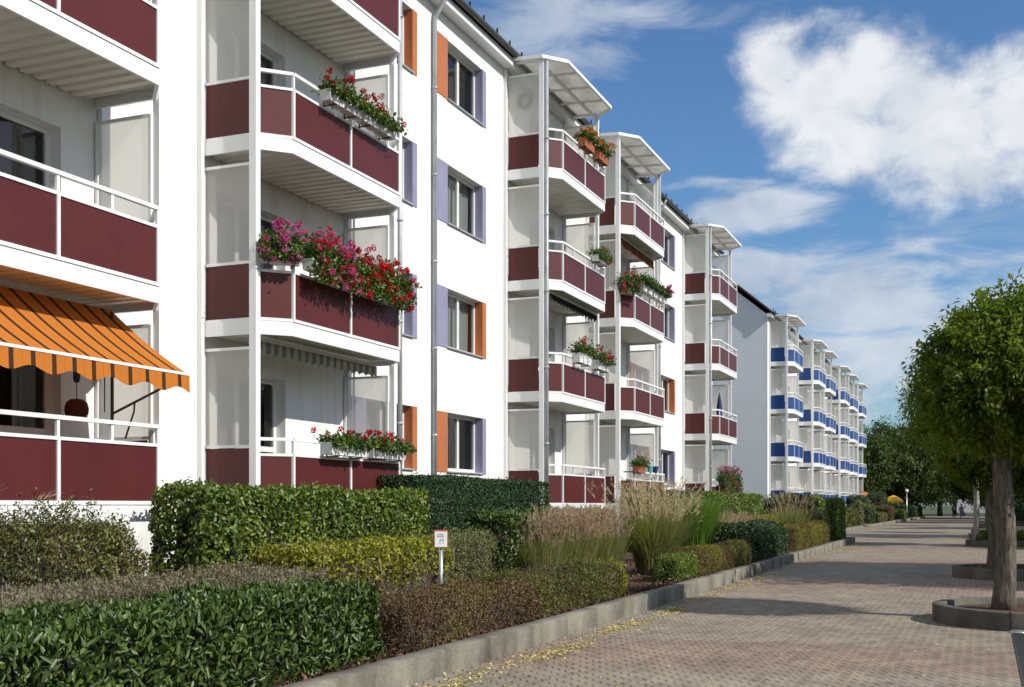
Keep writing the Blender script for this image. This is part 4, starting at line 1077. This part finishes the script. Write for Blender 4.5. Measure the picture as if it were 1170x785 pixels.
# ------------------------------------------------------------------ planting
H = hedge; C1 = [M['laurel'], M['core'], M['twig']]
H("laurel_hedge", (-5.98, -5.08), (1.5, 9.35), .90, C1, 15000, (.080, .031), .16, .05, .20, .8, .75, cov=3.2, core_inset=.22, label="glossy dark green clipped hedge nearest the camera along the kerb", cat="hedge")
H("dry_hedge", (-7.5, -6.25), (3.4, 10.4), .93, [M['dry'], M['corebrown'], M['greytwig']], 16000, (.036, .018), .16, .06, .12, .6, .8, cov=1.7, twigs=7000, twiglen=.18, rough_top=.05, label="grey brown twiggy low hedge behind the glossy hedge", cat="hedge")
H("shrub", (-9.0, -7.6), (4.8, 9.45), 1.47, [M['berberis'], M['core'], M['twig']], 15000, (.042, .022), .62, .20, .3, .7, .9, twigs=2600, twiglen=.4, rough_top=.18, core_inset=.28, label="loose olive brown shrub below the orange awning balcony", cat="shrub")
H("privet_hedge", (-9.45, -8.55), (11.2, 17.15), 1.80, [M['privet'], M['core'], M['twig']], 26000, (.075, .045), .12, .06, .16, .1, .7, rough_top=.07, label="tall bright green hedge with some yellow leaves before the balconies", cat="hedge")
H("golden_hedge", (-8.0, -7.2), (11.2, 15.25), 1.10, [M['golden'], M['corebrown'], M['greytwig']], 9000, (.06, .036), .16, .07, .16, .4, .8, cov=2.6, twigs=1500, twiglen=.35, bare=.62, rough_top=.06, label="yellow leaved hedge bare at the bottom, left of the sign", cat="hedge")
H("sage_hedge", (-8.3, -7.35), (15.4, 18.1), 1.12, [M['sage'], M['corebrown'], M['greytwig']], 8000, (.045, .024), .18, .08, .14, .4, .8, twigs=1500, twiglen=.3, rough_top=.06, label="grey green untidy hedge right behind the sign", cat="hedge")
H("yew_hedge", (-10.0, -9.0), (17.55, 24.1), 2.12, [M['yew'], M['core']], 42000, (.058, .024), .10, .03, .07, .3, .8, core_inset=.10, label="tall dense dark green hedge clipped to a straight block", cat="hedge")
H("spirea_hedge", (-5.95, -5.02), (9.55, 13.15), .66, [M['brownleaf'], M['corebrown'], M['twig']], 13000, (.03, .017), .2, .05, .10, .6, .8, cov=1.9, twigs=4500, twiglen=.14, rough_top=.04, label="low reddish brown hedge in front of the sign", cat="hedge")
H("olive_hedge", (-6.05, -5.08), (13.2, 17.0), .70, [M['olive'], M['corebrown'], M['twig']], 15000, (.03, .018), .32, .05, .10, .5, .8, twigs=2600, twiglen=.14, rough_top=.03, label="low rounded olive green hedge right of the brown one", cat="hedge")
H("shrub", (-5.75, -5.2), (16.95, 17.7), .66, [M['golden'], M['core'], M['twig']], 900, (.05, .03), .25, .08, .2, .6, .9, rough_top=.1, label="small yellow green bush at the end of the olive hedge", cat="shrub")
H("cherry_laurel", (-8.0, -7.1), (17.2, 22.9), 1.50, C1, 9000, (.09, .04), .14, .05, .18, .3, .8, label="dark glossy hedge enclosing the wide grass clump", cat="hedge")
GP = [M['grassgreen'], M['plume']]
for i, (gx, gy) in enumerate([(-6.95, 18.15), (-6.88, 18.85), (-6.82, 19.55), (-6.78, 20.25), (-6.74, 20.95)]):
    grass_clump("ornamental_grass", (gx, gy), .40, .56, 1.20 if i else 1.12, 2300, 210, GP, .20, .18,
                label=["leftmost pink topped grass clump of the wide row before the glossy hedge", "pink topped grass clump second from left in the wide row", "middle pink topped grass clump of the wide row of five", "pink topped grass clump fourth from left in the wide row", "rightmost pink topped grass clump of the wide row of five"][i], cat="ornamental grass", group="wide row of pink topped grasses")
grass_clump("ornamental_grass", (-6.3, 23.0), .46, .60, 1.62, 3400, 360, [M['grassgreen'], M['paleplume']], .36, .26, stalk_up=1.14, label="tall pale plumed grass clump fanning out beside the kerb bushes", cat="ornamental grass")
grass_clump("ornamental_grass", (-6.6, 28.1), .42, .62, 2.15, 3000, 0, [M['brightgrass'], M['plume']], .20, label="tall bright green grass clump without plumes", cat="ornamental grass")
H("box_bush", (-5.65, -5.1), (20.4, 22.0), .68, [M['privet'], M['core']], 3200, (.04, .022), .22, .05, .12, .4, .8, label="small round green bush at the foot of the pale plumed grass", cat="bush")
H("yellow_brown_hedge", (-5.8, -5.12), (22.1, 25.3), .72, [M['yellowbrown'], M['corebrown'], M['twig']], 7000, (.03, .015), .2, .05, .1, .5, .8, twigs=1500, twiglen=.14, label="low yellow and reddish hedge by the kerb before the green grass", cat="hedge")
H("box_hedge", (-5.85, -5.15), (25.4, 27.9), .74, [M['olive'], M['core']], 5000, (.03, .016), .25, .05, .1, .4, .8, label="low dark olive hedge by the kerb right of the yellow one", cat="hedge")
H("dark_bush", (-6.6, -5.35), (28.1, 34.6), 1.12, [M['darkleaf'], M['core']], 9000, (.06, .03), .5, .06, .14, .3, .8, label="dark green rounded hedge beside the kerb's shaded bend", cat="hedge")
H("box_hedge", (-10.0, -8.9), (33.0, 41.0), 2.05, [M['yew'], M['core']], 11000, (.07, .03), .12, .04, .1, .3, .8, label="dark hedge top under the far maroon balconies", cat="hedge")
for i in range(4):
    grass_clump("ornamental_grass", (-7.1 + i * .02, 31.4 + i * 1.9), .5, .95, 1.02, 700, 85, GP, .2, .2,
                label=["nearest low reddish grass clump above the dark rounded hedge", "second low reddish grass clump above the dark rounded hedge", "third low reddish grass clump above the dark rounded hedge", "farthest low reddish grass clump above the dark rounded hedge"][i], cat="ornamental grass", group="low reddish grass row")
H("privet_hedge", (-8.6, -7.7), (35.5, 43.6), 1.98, [M['privet'], M['core']], 12000, (.08, .045), .15, .06, .15, .2, .8, label="bright green hedge under the flowered far maroon tower", cat="hedge")
H("golden_hedge", (-7.6, -6.9), (38.6, 42.0), 1.25, [M['golden'], M['corebrown']], 3000, (.07, .04), .15, .06, .12, .3, .8, label="yellow green hedge edge before the bright far hedge", cat="hedge")
H("yellow_brown_hedge", (-6.35, -5.4), (36.2, 43.2), .92, [M['yellowbrown'], M['corebrown'], M['twig']], 7000, (.045, .022), .15, .04, .1, .4, .8, label="low yellow and brown clipped hedge beyond the dark rounded one", cat="hedge")
grass_clump("ornamental_grass", (-6.9, 44.6), .75, 1.0, 1.66, 1200, 150, GP, .28, .26, blade_w=.011, label="pink plumed grass clump standing before the blue balcony block", cat="ornamental grass")
H("box_bush", (-6.4, -5.55), (43.8, 46.2), 1.0, [M['olive'], M['core']], 2500, (.05, .025), .4, .05, .1, .4, .8, label="low olive ball bush right of the yellow brown hedge", cat="bush")
H("dark_hedge", (-7.6, -6.9), (45.9, 50.2), 2.0, [M['darkleaf'], M['core']], 7000, (.07, .035), .12, .05, .1, .3, .8, label="tall dark hedge block at the end of the first bed", cat="hedge")
H("grey_bush", (-6.75, -5.75), (46.2, 49.0), 1.40, [M['sage'], M['core']], 4500, (.05, .025), .48, .06, .12, .4, .8, label="rounded grey green bush before the tall dark hedge block", cat="bush")
H("privet_hedge", (-5.95, -5.45), (47.6, 50.3), 1.85, [M['privet'], M['core']], 4500, (.07, .04), .1, .05, .1, .3, .8, label="narrow light green hedge closing the first bed by the kerb end", cat="hedge")
# pale plumes reaching in at the left edge
grass_clump("pampas_grass", (-7.95, 5.5), .35, .45, 1.55, 220, 26, [M['grassgreen'], M['paleplume']], .55, .36, blade_w=.006, lean=(.1, .45), label="pale feathery pampas plumes at the picture's left edge", cat="ornamental grass")

# beds further on
far = [("dark_hedge", (-8.9, -7.9), (56, 60), 1.9, 'darkleaf', "dark hedge opening the second bed"),
       ("privet_hedge", (-8.6, -7.7), (60.3, 61.6), 2.1, 'privet', "light green upright bush in the second bed"),
       ("grey_bush", (-8.3, -7.6), (56.5, 58.2), .95, 'sage', "low grey bush at the front of the second bed"),
       ("golden_hedge", (-8.1, -7.62), (58.6, 61), .75, 'golden', "small yellow hedge by the second kerb"),
       ("dark_bush", (-9.2, -7.9), (63, 67), 1.5, 'darkleaf', "dark round bush in the middle of the second bed"),
       ("privet_hedge", (-8.5, -7.6), (68, 70), 1.9, 'privet', "tall fresh green hedge in the second bed"),
       ("box_bush", (-8.8, -7.7), (71, 74), 1.2, 'olive', "low olive bush in the second bed"),
       ("dry_hedge", (-8.6, -7.7), (75, 79.5), 1.35, 'berberis', "brownish hedge ending the second bed"),
       ("privet_hedge", (-8.0, -7.5), (78.6, 80.2), 1.9, 'sage', "pale upright bush at the second bed's end"),
       ("dark_bush", (-9.4, -7.7), (87, 92), 1.35, 'darkleaf', "dark bush opening the third bed"),
       ("box_bush", (-8.6, -7.5), (94, 101), 1.0, 'olive', "long low olive hedge in the third bed"),
       ("sage_hedge", (-9.8, -8.6), (93, 103), 1.7, 'sage', "pale grey green hedge behind the low olive one"),
       ("dark_bush", (-8.8, -7.4), (103, 107.5), 1.5, 'brownleaf', "reddish brown bush ending the third bed"),
       ("golden_hedge", (-8.2, -7.2), (113, 119), 1.2, 'privet', "light green bush in the fourth bed"),
       ("dark_bush", (-9.5, -7.2), (119.5, 124), 1.7, 'darkleaf', "dark bush in the fourth bed"),
       ("dark_bush", (-9.6, -7.0), (134, 148), 1.5, 'darkleaf', "long dark hedge in the farthest bed")]
for nm, xr, yr, tp, mk, lb in far:
    area = (xr[1] - xr[0]) * (yr[1] - yr[0]) + 2 * tp * (yr[1] - yr[0])
    H(nm, xr, yr, tp, [M[mk], M['core']], int(min(6000, 420 * area)), (.11, .065), .3, .10, .15, .3, .9, full=False, label=lb, cat="hedge" if 'hedge' in nm else "bush")
# loose shrubs beneath the blue balconies
for i, (sx_, sy_, hh, lb) in enumerate([(-10.2, 64, 1.9, "dark shrub before the grey gable end"), (-9.8, 72, 2.0, "dark shrub under the first blue tower"), (-9.9, 83, 1.9, "dark shrub under the second blue tower"), (-9.6, 98, 2.2, "dark shrub under the middle blue towers"), (-9.3, 111, 2.6, "dark shrub at the far end of the blue block")]):
    H("shrub", (sx_ - .9, sx_ + .9), (sy_ - 2.2, sy_ + 2.2), hh, [M['darkleaf'], M['core']], 4500, (.10, .05), .7, .2, .3, .4, .9, full=False, rough_top=.3, label=lb, cat="shrub")

# fallen leaves and bark
def scatter(name, P, size, mat, flat=.25, label=None):
    n = len(P); lf = Leafy()
    D = np.stack([RNG.normal(size=n), RNG.normal(size=n), RNG.normal(size=n) * flat], 1)
    NR = np.stack([RNG.normal(size=n) * flat, RNG.normal(size=n) * flat, np.ones(n)], 1)
    Ln = size * RNG.uniform(.6, 1.4, n); lf.blades(P, D, NR, Ln, Ln * .6, full=False, droop=0)
    return link(name, lf.mesh(name, [mat]), kind='stuff', label=label)
n = 3400; yy = RNG.uniform(8.5, 17.5, n); off = .36 + .05 * np.sin(yy * 1.7) + RNG.normal(0, .10, n) * (1 + (RNG.random(n) < .15) * 2.5)
dn = .25 + .75 * (np.sin(yy * 2.3) * .5 + .5); keep = (RNG.random(n) < dn) & (off > .02)
P1 = np.stack([-4.70 + off, yy, np.full(n, .012)], 1)[keep]
n = 900; yy = RNG.uniform(18, 27, n); P2 = np.stack([-4.75 + .12 + np.abs(RNG.normal(0, .22, n)), yy, np.full(n, .012)], 1)
n = 420; P3 = np.stack([RNG.uniform(-4.4, 3.5, n), RNG.uniform(8, 26, n), np.full(n, .012)], 1)
n = 700; yy = RNG.uniform(30, 50, n); P4 = np.stack([-4.95 + np.abs(RNG.normal(0.1, .3, n)), yy, np.full(n, .012)], 1)
scatter("fallen_leaves", np.concatenate([P1, P2, P3, P4]), .038, M['fallen'], label="yellow fallen leaves lying along the kerb and on the paving")
n = 9000; yy = RNG.uniform(7, 34, n); P5 = np.stack([-5.0 - np.abs(RNG.random(n)) * 3.2, yy, np.full(n, BED + .012) + RNG.random(n) * .02], 1)
n = 5000; yy = RNG.uniform(7.5, 30, n); P6 = np.stack([-4.93 - RNG.random(n) * .35, yy, np.full(n, BED + .012) + RNG.random(n) * .03], 1)
scatter("bark_mulch", np.concatenate([P5, P6]), .045, M['bark_chip'], .6, label="brown bark chips covering the planting bed soil")

# ------------------------------------------------------------------ small sign
def sign():
    root = link("notice_sign", None, None, (-6.35, 13.05, 0), R(YAW * 57.3 + 4), label="small white notice sign with red border on a grey metal post", cat="sign")
    m = MB(); m.tube([(0, 0, BED - .02), (0, 0, 1.08)], .026, 14); link("post", m.mesh("post", M['postgrey'], True), root)
    m = MB(); m.box((-.088, -.045, 1.06), (.088, -.033, 1.285)); link("board", m.mesh("board", M['signred']), root)
    m = MB(); m.box((-.077, -.050, 1.072), (.077, -.0455, 1.264)); link("face", m.mesh("face", M['signwhite']), root)
    m = MB(); m.box((-.048, -.0535, 1.195), (.040, -.0505, 1.215), 0)
    m.box((-.044, -.0535, 1.225), (.036, -.0505, 1.240), 0); m.box((-.012, -.0535, 1.105), (-.004, -.0505, 1.17), 0); m.box((.028, -.0535, 1.11), (.036, -.0505, 1.18), 0)
    m.box((-.012, -.0535, 1.155), (.036, -.0505, 1.172), 0)
    link("pictogram", m.mesh("pictogram", M['signgrey']), root)
sign()

# ------------------------------------------------------------------ tree planters and trees
def planter(cx, cy, r, lng, label, right=True, h=.24, w=.16):
    "round-ended raised kerb ring around a tree"
    root = link("tree_planter", None, None, (cx, cy, 0), label=label, cat="planter")
    path = [(-r * math.sin(a), -r * math.cos(a)) for a in np.linspace(0, math.pi, 25)]
    path = [(lng, -r)] + path + [(lng, r)]
    inn = [(-(r - w) * math.sin(a), -(r - w) * math.cos(a)) for a in np.linspace(0, math.pi, 25)]
    inn = [(lng, -r + w)] + inn + [(lng, r - w)]
    m = MB(); n = len(path); c = .014
    rows = []
    for (ox, oy), (ix, iy) in zip(path, inn):
        d = Vector((ox - ix, oy - iy, 0)).normalized()
        rows.append([(ox, oy, -.03), (ox, oy, h - c), (ox - d.x * c, oy - d.y * c, h), (ix + d.x * c, iy + d.y * c, h), (ix, iy, h - c), (ix, iy, .02)])
    V = []; F = []; rn = []
    for i in range(n - 1):
        g = .0 
        A, B = rows[i], rows[i + 1]; o = len(V); V += A + B
        for k in range(5): F.append((o + k, o + k + 1, o + 6 + k + 1, o + 6 + k)); rn.append(.4 if i % 9 else .42)
    me = np_mesh("kerb_ring", np.array(V), np.array(F), np.array(rn), [M['planter']]); link("kerb_ring", me, root)
    m = MB(); jy = -math.sqrt(r * r - .16); m.box((-.408, jy - .004, -.02), (-.392, jy + .05, h + .003)); m.box((-.408, jy + .05, h - .01), (-.392, jy + w + .02, h + .003)); link("joint", m.mesh("joint", M['dark']), root)
    m = MB(); m.add([(x, y, .15) for x, y in inn], [tuple(range(len(inn)))]); link("soil", m.mesh("soil", M['soil']), root)
    return root
TX = .24
TREES = [17.1, 27.6, 48.5, 59, 70, 81, 93, 106]
PLAB = ["nearest round-ended concrete planter at the picture's right edge", "second concrete planter behind the nearest tree", "third planter with green ground cover", "fourth concrete planter along the path", "fifth concrete planter along the path", "sixth concrete planter along the path", "seventh concrete planter along the path", "farthest concrete planter along the path"]
for i, ty in enumerate(TREES):
    planter(TX + .46, ty, 1.38 if i < 2 else 1.4, 3.6, PLAB[i])

def limb(m, p, d, ln, r0, r1, segs=6, wig=.12):
    pts = [Vector(p)]; rad = [r0]; d = Vector(d).normalized()
    for k in range(segs):
        d = (d + Vector((random.gauss(0, wig), random.gauss(0, wig), random.gauss(0, wig * .6)))).normalized()
        pts.append(pts[-1] + d * (ln / segs)); rad.append(r0 + (r1 - r0) * (k + 1) / segs)
    m.tube(pts, rad, 9); return pts

def trunk_mesh(h, r, crown_r, name, mat, nl=9, lean=0):
    m = MB(); k = 14
    pts = []; rad = []
    for i in range(k + 1):
        t = i / k; z = t * h
        fl = 1 + .16 * math.exp(-t * 12) + (.25 * max(0, (t - .8) / .2))
        pts.append((.03 * math.sin(t * 5) + lean * t, .03 * math.cos(t * 4), z)); rad.append(r * (1 - .16 * t) * fl)
    o = len(m.v); m.tube(pts, rad, 22)
    for i in range(o, len(m.v)):      # fluting
        x, y, z = m.v[i]; t = min(len(pts) - 1, int((i - o) // 22)); cx, cy = pts[t][0], pts[t][1]
        a = math.atan2(y - cy, x - cx); f = 1 + .07 * math.sin(a * 5 + z * 1.3) + .04 * math.sin(a * 9 - z * 3)
        m.v[i] = (cx + (x - cx) * f, cy + (y - cy) * f, z)
    tips = []
    for j in range(nl):
        a = 6.283 * j / nl + random.uniform(-.2, .2); e = random.uniform(.35, 1.1)
        d = (math.cos(a) * math.cos(e), math.sin(a) * math.cos(e), math.sin(e))
        pp = limb(m, (pts[-1][0], pts[-1][1], h - random.uniform(0, .25)), d, crown_r * random.uniform(.75, .95), r * .42, .018)
        for q in range(3):
            s = pp[random.randint(2, 4)]; limb(m, s, (d[0] + random.gauss(0, .6), d[1] + random.gauss(0, .6), d[2] + random.gauss(0, .4)), crown_r * .5, .03, .008, 4)
    return m.mesh(name, mat, True)

def crown_mesh(name, rx, rz_top, rz_bot, mats, nclump, per, leaf, clump_r, flat_bot=True, seed=3, lobes=.10, hang=.5):
    "crown of leaf clumps: denser near the outside, ragged skirt"
    rg = np.random.default_rng(seed)
    q = unit(rg.normal(size=(nclump, 3))); rad = .25 + .75 * rg.random(nclump) ** .38
    lob = 1 + wob(q * 3, 1.3, seed) * lobes + wob(q * 3, 3.5, seed + 2) * lobes * .5
    C = q * (rad * lob)[:, None]
    C[:, :2] *= rx; C[:, 2] = np.where(C[:, 2] > 0, C[:, 2] * rz_top, C[:, 2] * rz_bot)
    n = nclump * per
    cr = np.repeat(clump_r * rg.uniform(.65, 1.35, nclump), per); cc = np.repeat(C, per, 0); ax = np.repeat(unit(q + rg.normal(size=q.shape) * .35 + np.array([0, 0, -.15])), per, 0)
    t = rg.random(n); P = cc + ax * ((t - .35) * cr * 2)[:, None] + rg.normal(size=(n, 3)) * (cr * .42)[:, None]
    P[:, 2] -= t * clump_r * .5 * hang
    D = ax * .6 + rg.normal(size=(n, 3)) * .65 + np.array([0, 0, -hang])
    NRm = np.array([0, 0, 1.0]) + ax * .5 + rg.normal(size=(n, 3)) * .5
    Ln = leaf[0] * rg.uniform(.55, 1.35, n) * np.repeat(rg.uniform(.8, 1.2, nclump), per); Wd = leaf[1] * rg.uniform(.7, 1.2, n)
    tone = np.clip(np.repeat(rg.random(nclump), per) * .6 + rg.random(n) * .4, 0, 1)
    lf = Leafy(); lf.blades(P, D, NRm, Ln, Wd, 0, rnd=tone, full=False)
    return lf.mesh(name, mats)

trunkA = trunk_mesh(2.5, .140, 1.3, "trunk", M['bark'])
crownA = crown_mesh("crown", 1.30, 1.16, .98, [M['treeleaf']], 980, 58, (.10, .043), .15, seed=5, lobes=.08, hang=.5)
TLAB = ["nearest round-crowned tree with grey trunk in the first planter", "second round-crowned tree directly behind the nearest one", "third round-crowned tree along the path", "fourth round-crowned tree along the path", "fifth round-crowned tree along the path", "sixth round-crowned tree along the path", "seventh round-crowned tree along the path", "farthest round-crowned tree along the path"]
for i, ty in enumerate(TREES):
    s = [1, .97, 1.05, 1.0, 1.1, 1.1, 1.15, 1.2][i]
    root = link("tree", None, None, (TX + (.0 if i != 1 else -.05), ty + .25, .13), random.uniform(0, 6) if i else 0, label=TLAB[i], cat="tree", group="globe trees in planters")
    root.scale = (s, s, s if i != 1 else .86)
    link("trunk", trunkA, root); link("crown", crownA, root, (.22, .08, 3.24))

# low ground cover in the third planter
H("ground_cover", (-.35, 3.2), (47.5, 49.5), .52, [M['privet'], M['core']], 2500, (.09, .05), .2, .1, .1, .5, .9, full=False, z0=.15, label="bright green ground cover filling the third planter", cat="plants")
# pale slender trunk and ivy-clad one past the first trees
trunkB = trunk_mesh(4.6, .11, 1.6, "trunk", M['birch'], 6)
crownB = crown_mesh("crown", 2.6, 2.6, 2.0, [M['treeleaf']], 520, 46, (.15, .065), .32, seed=9, hang=.6)
for (bx, by, lb) in [(-.32, 47.75, "slender pale barked tree beside the third planter"), (3.2, 62.0, "slender pale barked tree farther along behind the planters")]:
    t = link("birch_tree", None, None, (bx, by, .12), label=lb, cat="tree"); link("trunk", trunkB, t); link("crown", crownB, t, (0, 0, 5.2))

# right side: hedges and trees beyond the path
H("boundary_hedge", (5.0, 6.2), (30, 75), 1.5, [M['darkleaf'], M['core']], 14000, (.12, .06), .3, .15, .2, .3, .9, full=False, z0=0, label="dark boundary hedge behind the planters at the right edge", cat="hedge")
H("boundary_hedge", (3.0, 4.4), (80, 160), 1.6, [M['darkleaf'], M['core']], 12000, (.16, .08), .3, .15, .2, .3, .9, full=False, z0=0, label="distant dark hedge along the right of the path", cat="hedge")
# big trees behind
trunkC = trunk_mesh(3.6, .38, 4.0, "trunk", M['darkbark'], 9)
crownC = crown_mesh("crown", 5.2, 5.0, 4.0, [M['fartree']], 620, 50, (.36, .19), .75, seed=21, lobes=.16, hang=.3)
crownD = crown_mesh("crown", 4.6, 5.6, 4.0, [M['fartree']], 560, 48, (.36, .19), .75, seed=33, lobes=.22, hang=.3)
BIG = [(7.4, 27.2, .86, 0, "tall tree beyond the right edge shading the path"), (-14.5, 133, 1.15, 0, "tall dark tree touching the far end of the blue block"), (-19.5, 150, 1.35, 1, "tall dark tree behind the blue block's end"),
       (-9.3, 142, 1.12, 1, "broad dark tree left of the path's far end"), (-8.4, 160, 1.2, 0, "second broad dark tree left of the path's end"), (-6.0, 178, 1.15, 1, "dark tree behind the road end, left of the strollers"),
       (.5, 150, 1.1, 0, "broad dark tree right of the path's far end"), (2.0, 126, .95, 1, "dark tree over the right hedge"), (6.5, 112, 1.1, 0, "dark tree beyond the right boundary hedge"),
       (9, 84, 1.0, 1, "dark tree beyond the car park, middle"), (10, 62, .9, 0, "dark tree beyond the car park, nearer"), (9.2, 47, .8, 1, "dark tree at the right edge behind the second planter"), (7, 140, 1.2, 1, "dark tree far right of the path's end"),
       (-26, 172, 1.3, 0, "dark tree far behind the blue block"), (3.5, 196, 1.5, 1, "far tree across the road, right"), (-4.5, 205, 1.3, 0, "far tree across the road, middle"), (-14, 200, 1.3, 1, "far tree across the road, left")]
for bx, by, s, kind, lb in BIG:
    t = link("broadleaf_tree", None, None, (bx, by, -.02), random.uniform(0, 6), label=lb, cat="tree"); s *= 1 if 'right edge shading' in lb else .84; t.scale = (s, s, s)
    link("trunk", trunkC, t); link("crown", crownC if kind == 0 else crownD, t, (0, 0, 6.4))

# drain channel at the right edge
m = MB(); m.box((-.085, 0, -.01), (.085, 4.6, .012), 0)
for k in range(44): m.box((-.075, .06 + k * .103, .013), (.075, .085 + k * .103, .017), 1)
ch = link("drain_channel", m.mesh("drain_channel", [M['dark_zinc'], M['dark']]), None, (.40, 10.95, 0), 0, label="metal drainage channel in the paving before the nearest planter", cat="drain")
m = MB(); m.lathe([(0, .03), (.10, .03), (.12, .015), (.12, -.01)], n=20); link("end_cap", m.mesh("end_cap", M['postgrey'], True), ch, (0, 4.72, 0))

# ------------------------------------------------------------------ far street life
m = MB(); m.tube([(0, 0, 0), (0, 0, .5), (0, 0, 2.75)], [.07, .055, .04], 12); lp = link("street_lamp", m.mesh("street_lamp", M['postgrey'], True), None, (-7.25, 122.0, .1), label="white globe street lamp among far bushes", cat="street lamp")
m = MB(); m.lathe([(.02, 2.72), (.10, 2.75), (.155, 2.84), (.17, 2.93), (.15, 3.02), (.08, 3.09), (.01, 3.11)], n=20); link("globe", m.mesh("globe", M['signwhite'], True), lp)
m = MB(); m.tube([(0, 0, 0), (0, 0, 2.5)], .025, 10); ps = link("parasol", m.mesh("parasol", M['white']), None, (-8.9, 127.2, .1), label="open bright yellow parasol by the far bushes", cat="parasol")
m = MB(); m.lathe([(1.0, 1.75), (.98, 1.95), (.6, 2.3), (.02, 2.55)], n=8); link("canopy", m.mesh("canopy", M['yellow']), ps)
m = MB(); m.tube([(0, 0, 0), (0, 0, 2.6)], .025, 10); ps = link("parasol", m.mesh("parasol", M['white']), None, (-10.6, 112.6, .3), label="orange red parasol at the blue block's far end", cat="parasol")
m = MB(); m.lathe([(.8, 2.0), (.78, 2.15), (.5, 2.45), (.02, 2.6)], n=8); link("canopy", m.mesh("canopy", M['orange']), ps)

def van(loc, rz, body, label):
    root = link("parked_van", None, None, loc, rz, label=label, cat="van")
    prof = [(-2.5, .45), (-2.5, 1.9), (-2.35, 2.35), (1.1, 2.4), (1.75, 1.45), (2.45, 1.15), (2.55, .45)]
    m = MB(); n = len(prof); vs_ = [(x, -.95, z) for x, z in prof] + [(x, .95, z) for x, z in prof]
    m.add(vs_, [tuple(range(n)), tuple(reversed(range(n, 2 * n)))] + [(i, n + i, n + (i + 1) % n, (i + 1) % n) for i in range(n)])
    bevel(link("body", m.mesh("body", body), root), .06, 3)
    m = MB()
    for s_ in (-1, 1): m.add([(.2, s_ * .956, 1.35), (1.55, s_ * .956, 1.35), (1.05, s_ * .956, 2.1), (.2, s_ * .956, 2.1)], [(0, 1, 2, 3)])
    link("window", m.mesh("window", M['dark']), root)
    for x in (-1.6, 1.6):
        for s_ in (-1, 1):
            m = MB(); m.tube([(x, s_ * .75, .34), (x, s_ * .98, .34)], .34, 18); link("wheel", m.mesh("wheel", M['rubber'], True), root)
van((-1.2, 176.5, 0), 0, M['whitepaint'], "white van parked on the road behind the strollers")
van((-10.2, 177, 0), R(90), M['redpaint'], "red van parked on the far road, half hidden by trees")
van((5.2, 177.5, 0), 0, M['greypaint'], "silver van parked on the road right of the white one")

# ------------------------------------------------------------------ people (far off)
def person(loc, rz, top_m, leg_m, label, h=1.7, stride=.22):
    root_o = None
    J = {'pel': (0, 0, .93), 'ch': (0, 0, 1.22), 'nk': (0, 0, 1.44), 'hd': (0, .01, 1.50), 'ht': (0, .01, 1.68),
         'hl': (-.09, 0, .90), 'kl': (-.10, stride * .6, .50), 'al': (-.10, stride * .75, .09), 'tl': (-.10, stride * .75 + .16, .04),
         'hr': (.09, 0, .90), 'kr': (.10, -stride * .15, .49), 'ar': (.10, -stride, .12), 'tr': (.10, -stride + .15, .04),
         'sl': (-.19, 0, 1.38), 'el': (-.24, -.06, 1.12), 'wl': (-.23, .06, .88), 'fl': (-.22, .10, .79),
         'sr': (.19, 0, 1.38), 'er': (.24, .05, 1.12), 'wr': (.23, .14, .89), 'fr': (.22, .19, .80)}
    rad = {'pel': .15, 'ch': .16, 'nk': .06, 'hd': .085, 'ht': .085, 'hl': .095, 'kl': .062, 'al': .042, 'tl': .035, 'hr': .095, 'kr': .062, 'ar': .042, 'tr': .035,
           'sl': .065, 'el': .045, 'wl': .032, 'fl': .035, 'sr': .065, 'er': .045, 'wr': .032, 'fr': .035}
    E = [('pel', 'ch'), ('ch', 'nk'), ('nk', 'hd'), ('hd', 'ht'), ('pel', 'hl'), ('hl', 'kl'), ('kl', 'al'), ('al', 'tl'), ('pel', 'hr'), ('hr', 'kr'), ('kr', 'ar'), ('ar', 'tr'),
         ('ch', 'sl'), ('sl', 'el'), ('el', 'wl'), ('wl', 'fl'), ('ch', 'sr'), ('sr', 'er'), ('er', 'wr'), ('wr', 'fr')]
    def skin(name, keys, scale, mat, parent):
        ks = [k for k in J if k in keys]; ix = {k: i for i, k in enumerate(ks)}
        me = bpy.data.meshes.new(name); me.from_pydata([J[k] for k in ks], [(ix[a], ix[b]) for a, b in E if a in ix and b in ix], [])
        o = link(name, me, parent); me.materials.append(mat)
        mo = o.modifiers.new("skin", 'SKIN'); sv = me.skin_vertices[0].data
        for k in ks: sv[ix[k]].radius = (rad[k] * scale, rad[k] * scale)
        sv[0].use_root = True
        o.modifiers.new("smooth", 'SUBSURF').levels = 2; o.modifiers["smooth"].render_levels = 2
        return o
    body = skin("person", set(J), 1.0, M['skin'], None); body.location = loc; body.rotation_euler = (0, 0, rz); s = h / 1.75; body.scale = (s, s, s)
    body['label'] = label; body['category'] = "person"
    skin("jacket", {'pel', 'ch', 'sl', 'el', 'wl', 'sr', 'er', 'wr'}, 1.16, top_m, body)
    skin("trousers", {'pel', 'hl', 'kl', 'al', 'hr', 'kr', 'ar'}, 1.14, leg_m, body)
    m = MB(); m.lathe([(.10, 1.56), (.112, 1.62), (.105, 1.70), (.07, 1.765), (.01, 1.785)], c=(0, -.012, 0), n=16); link("hair", m.mesh("hair", M['hair'], True), body)
person((-3.35, 146, 0), R(186), M['coat'], M['trousers'], "left of two distant strollers, wearing dark grey")
person((-2.55, 146.4, 0), R(176), M['jacket'], M['jeans'], "right of two distant strollers, in light blue trousers")
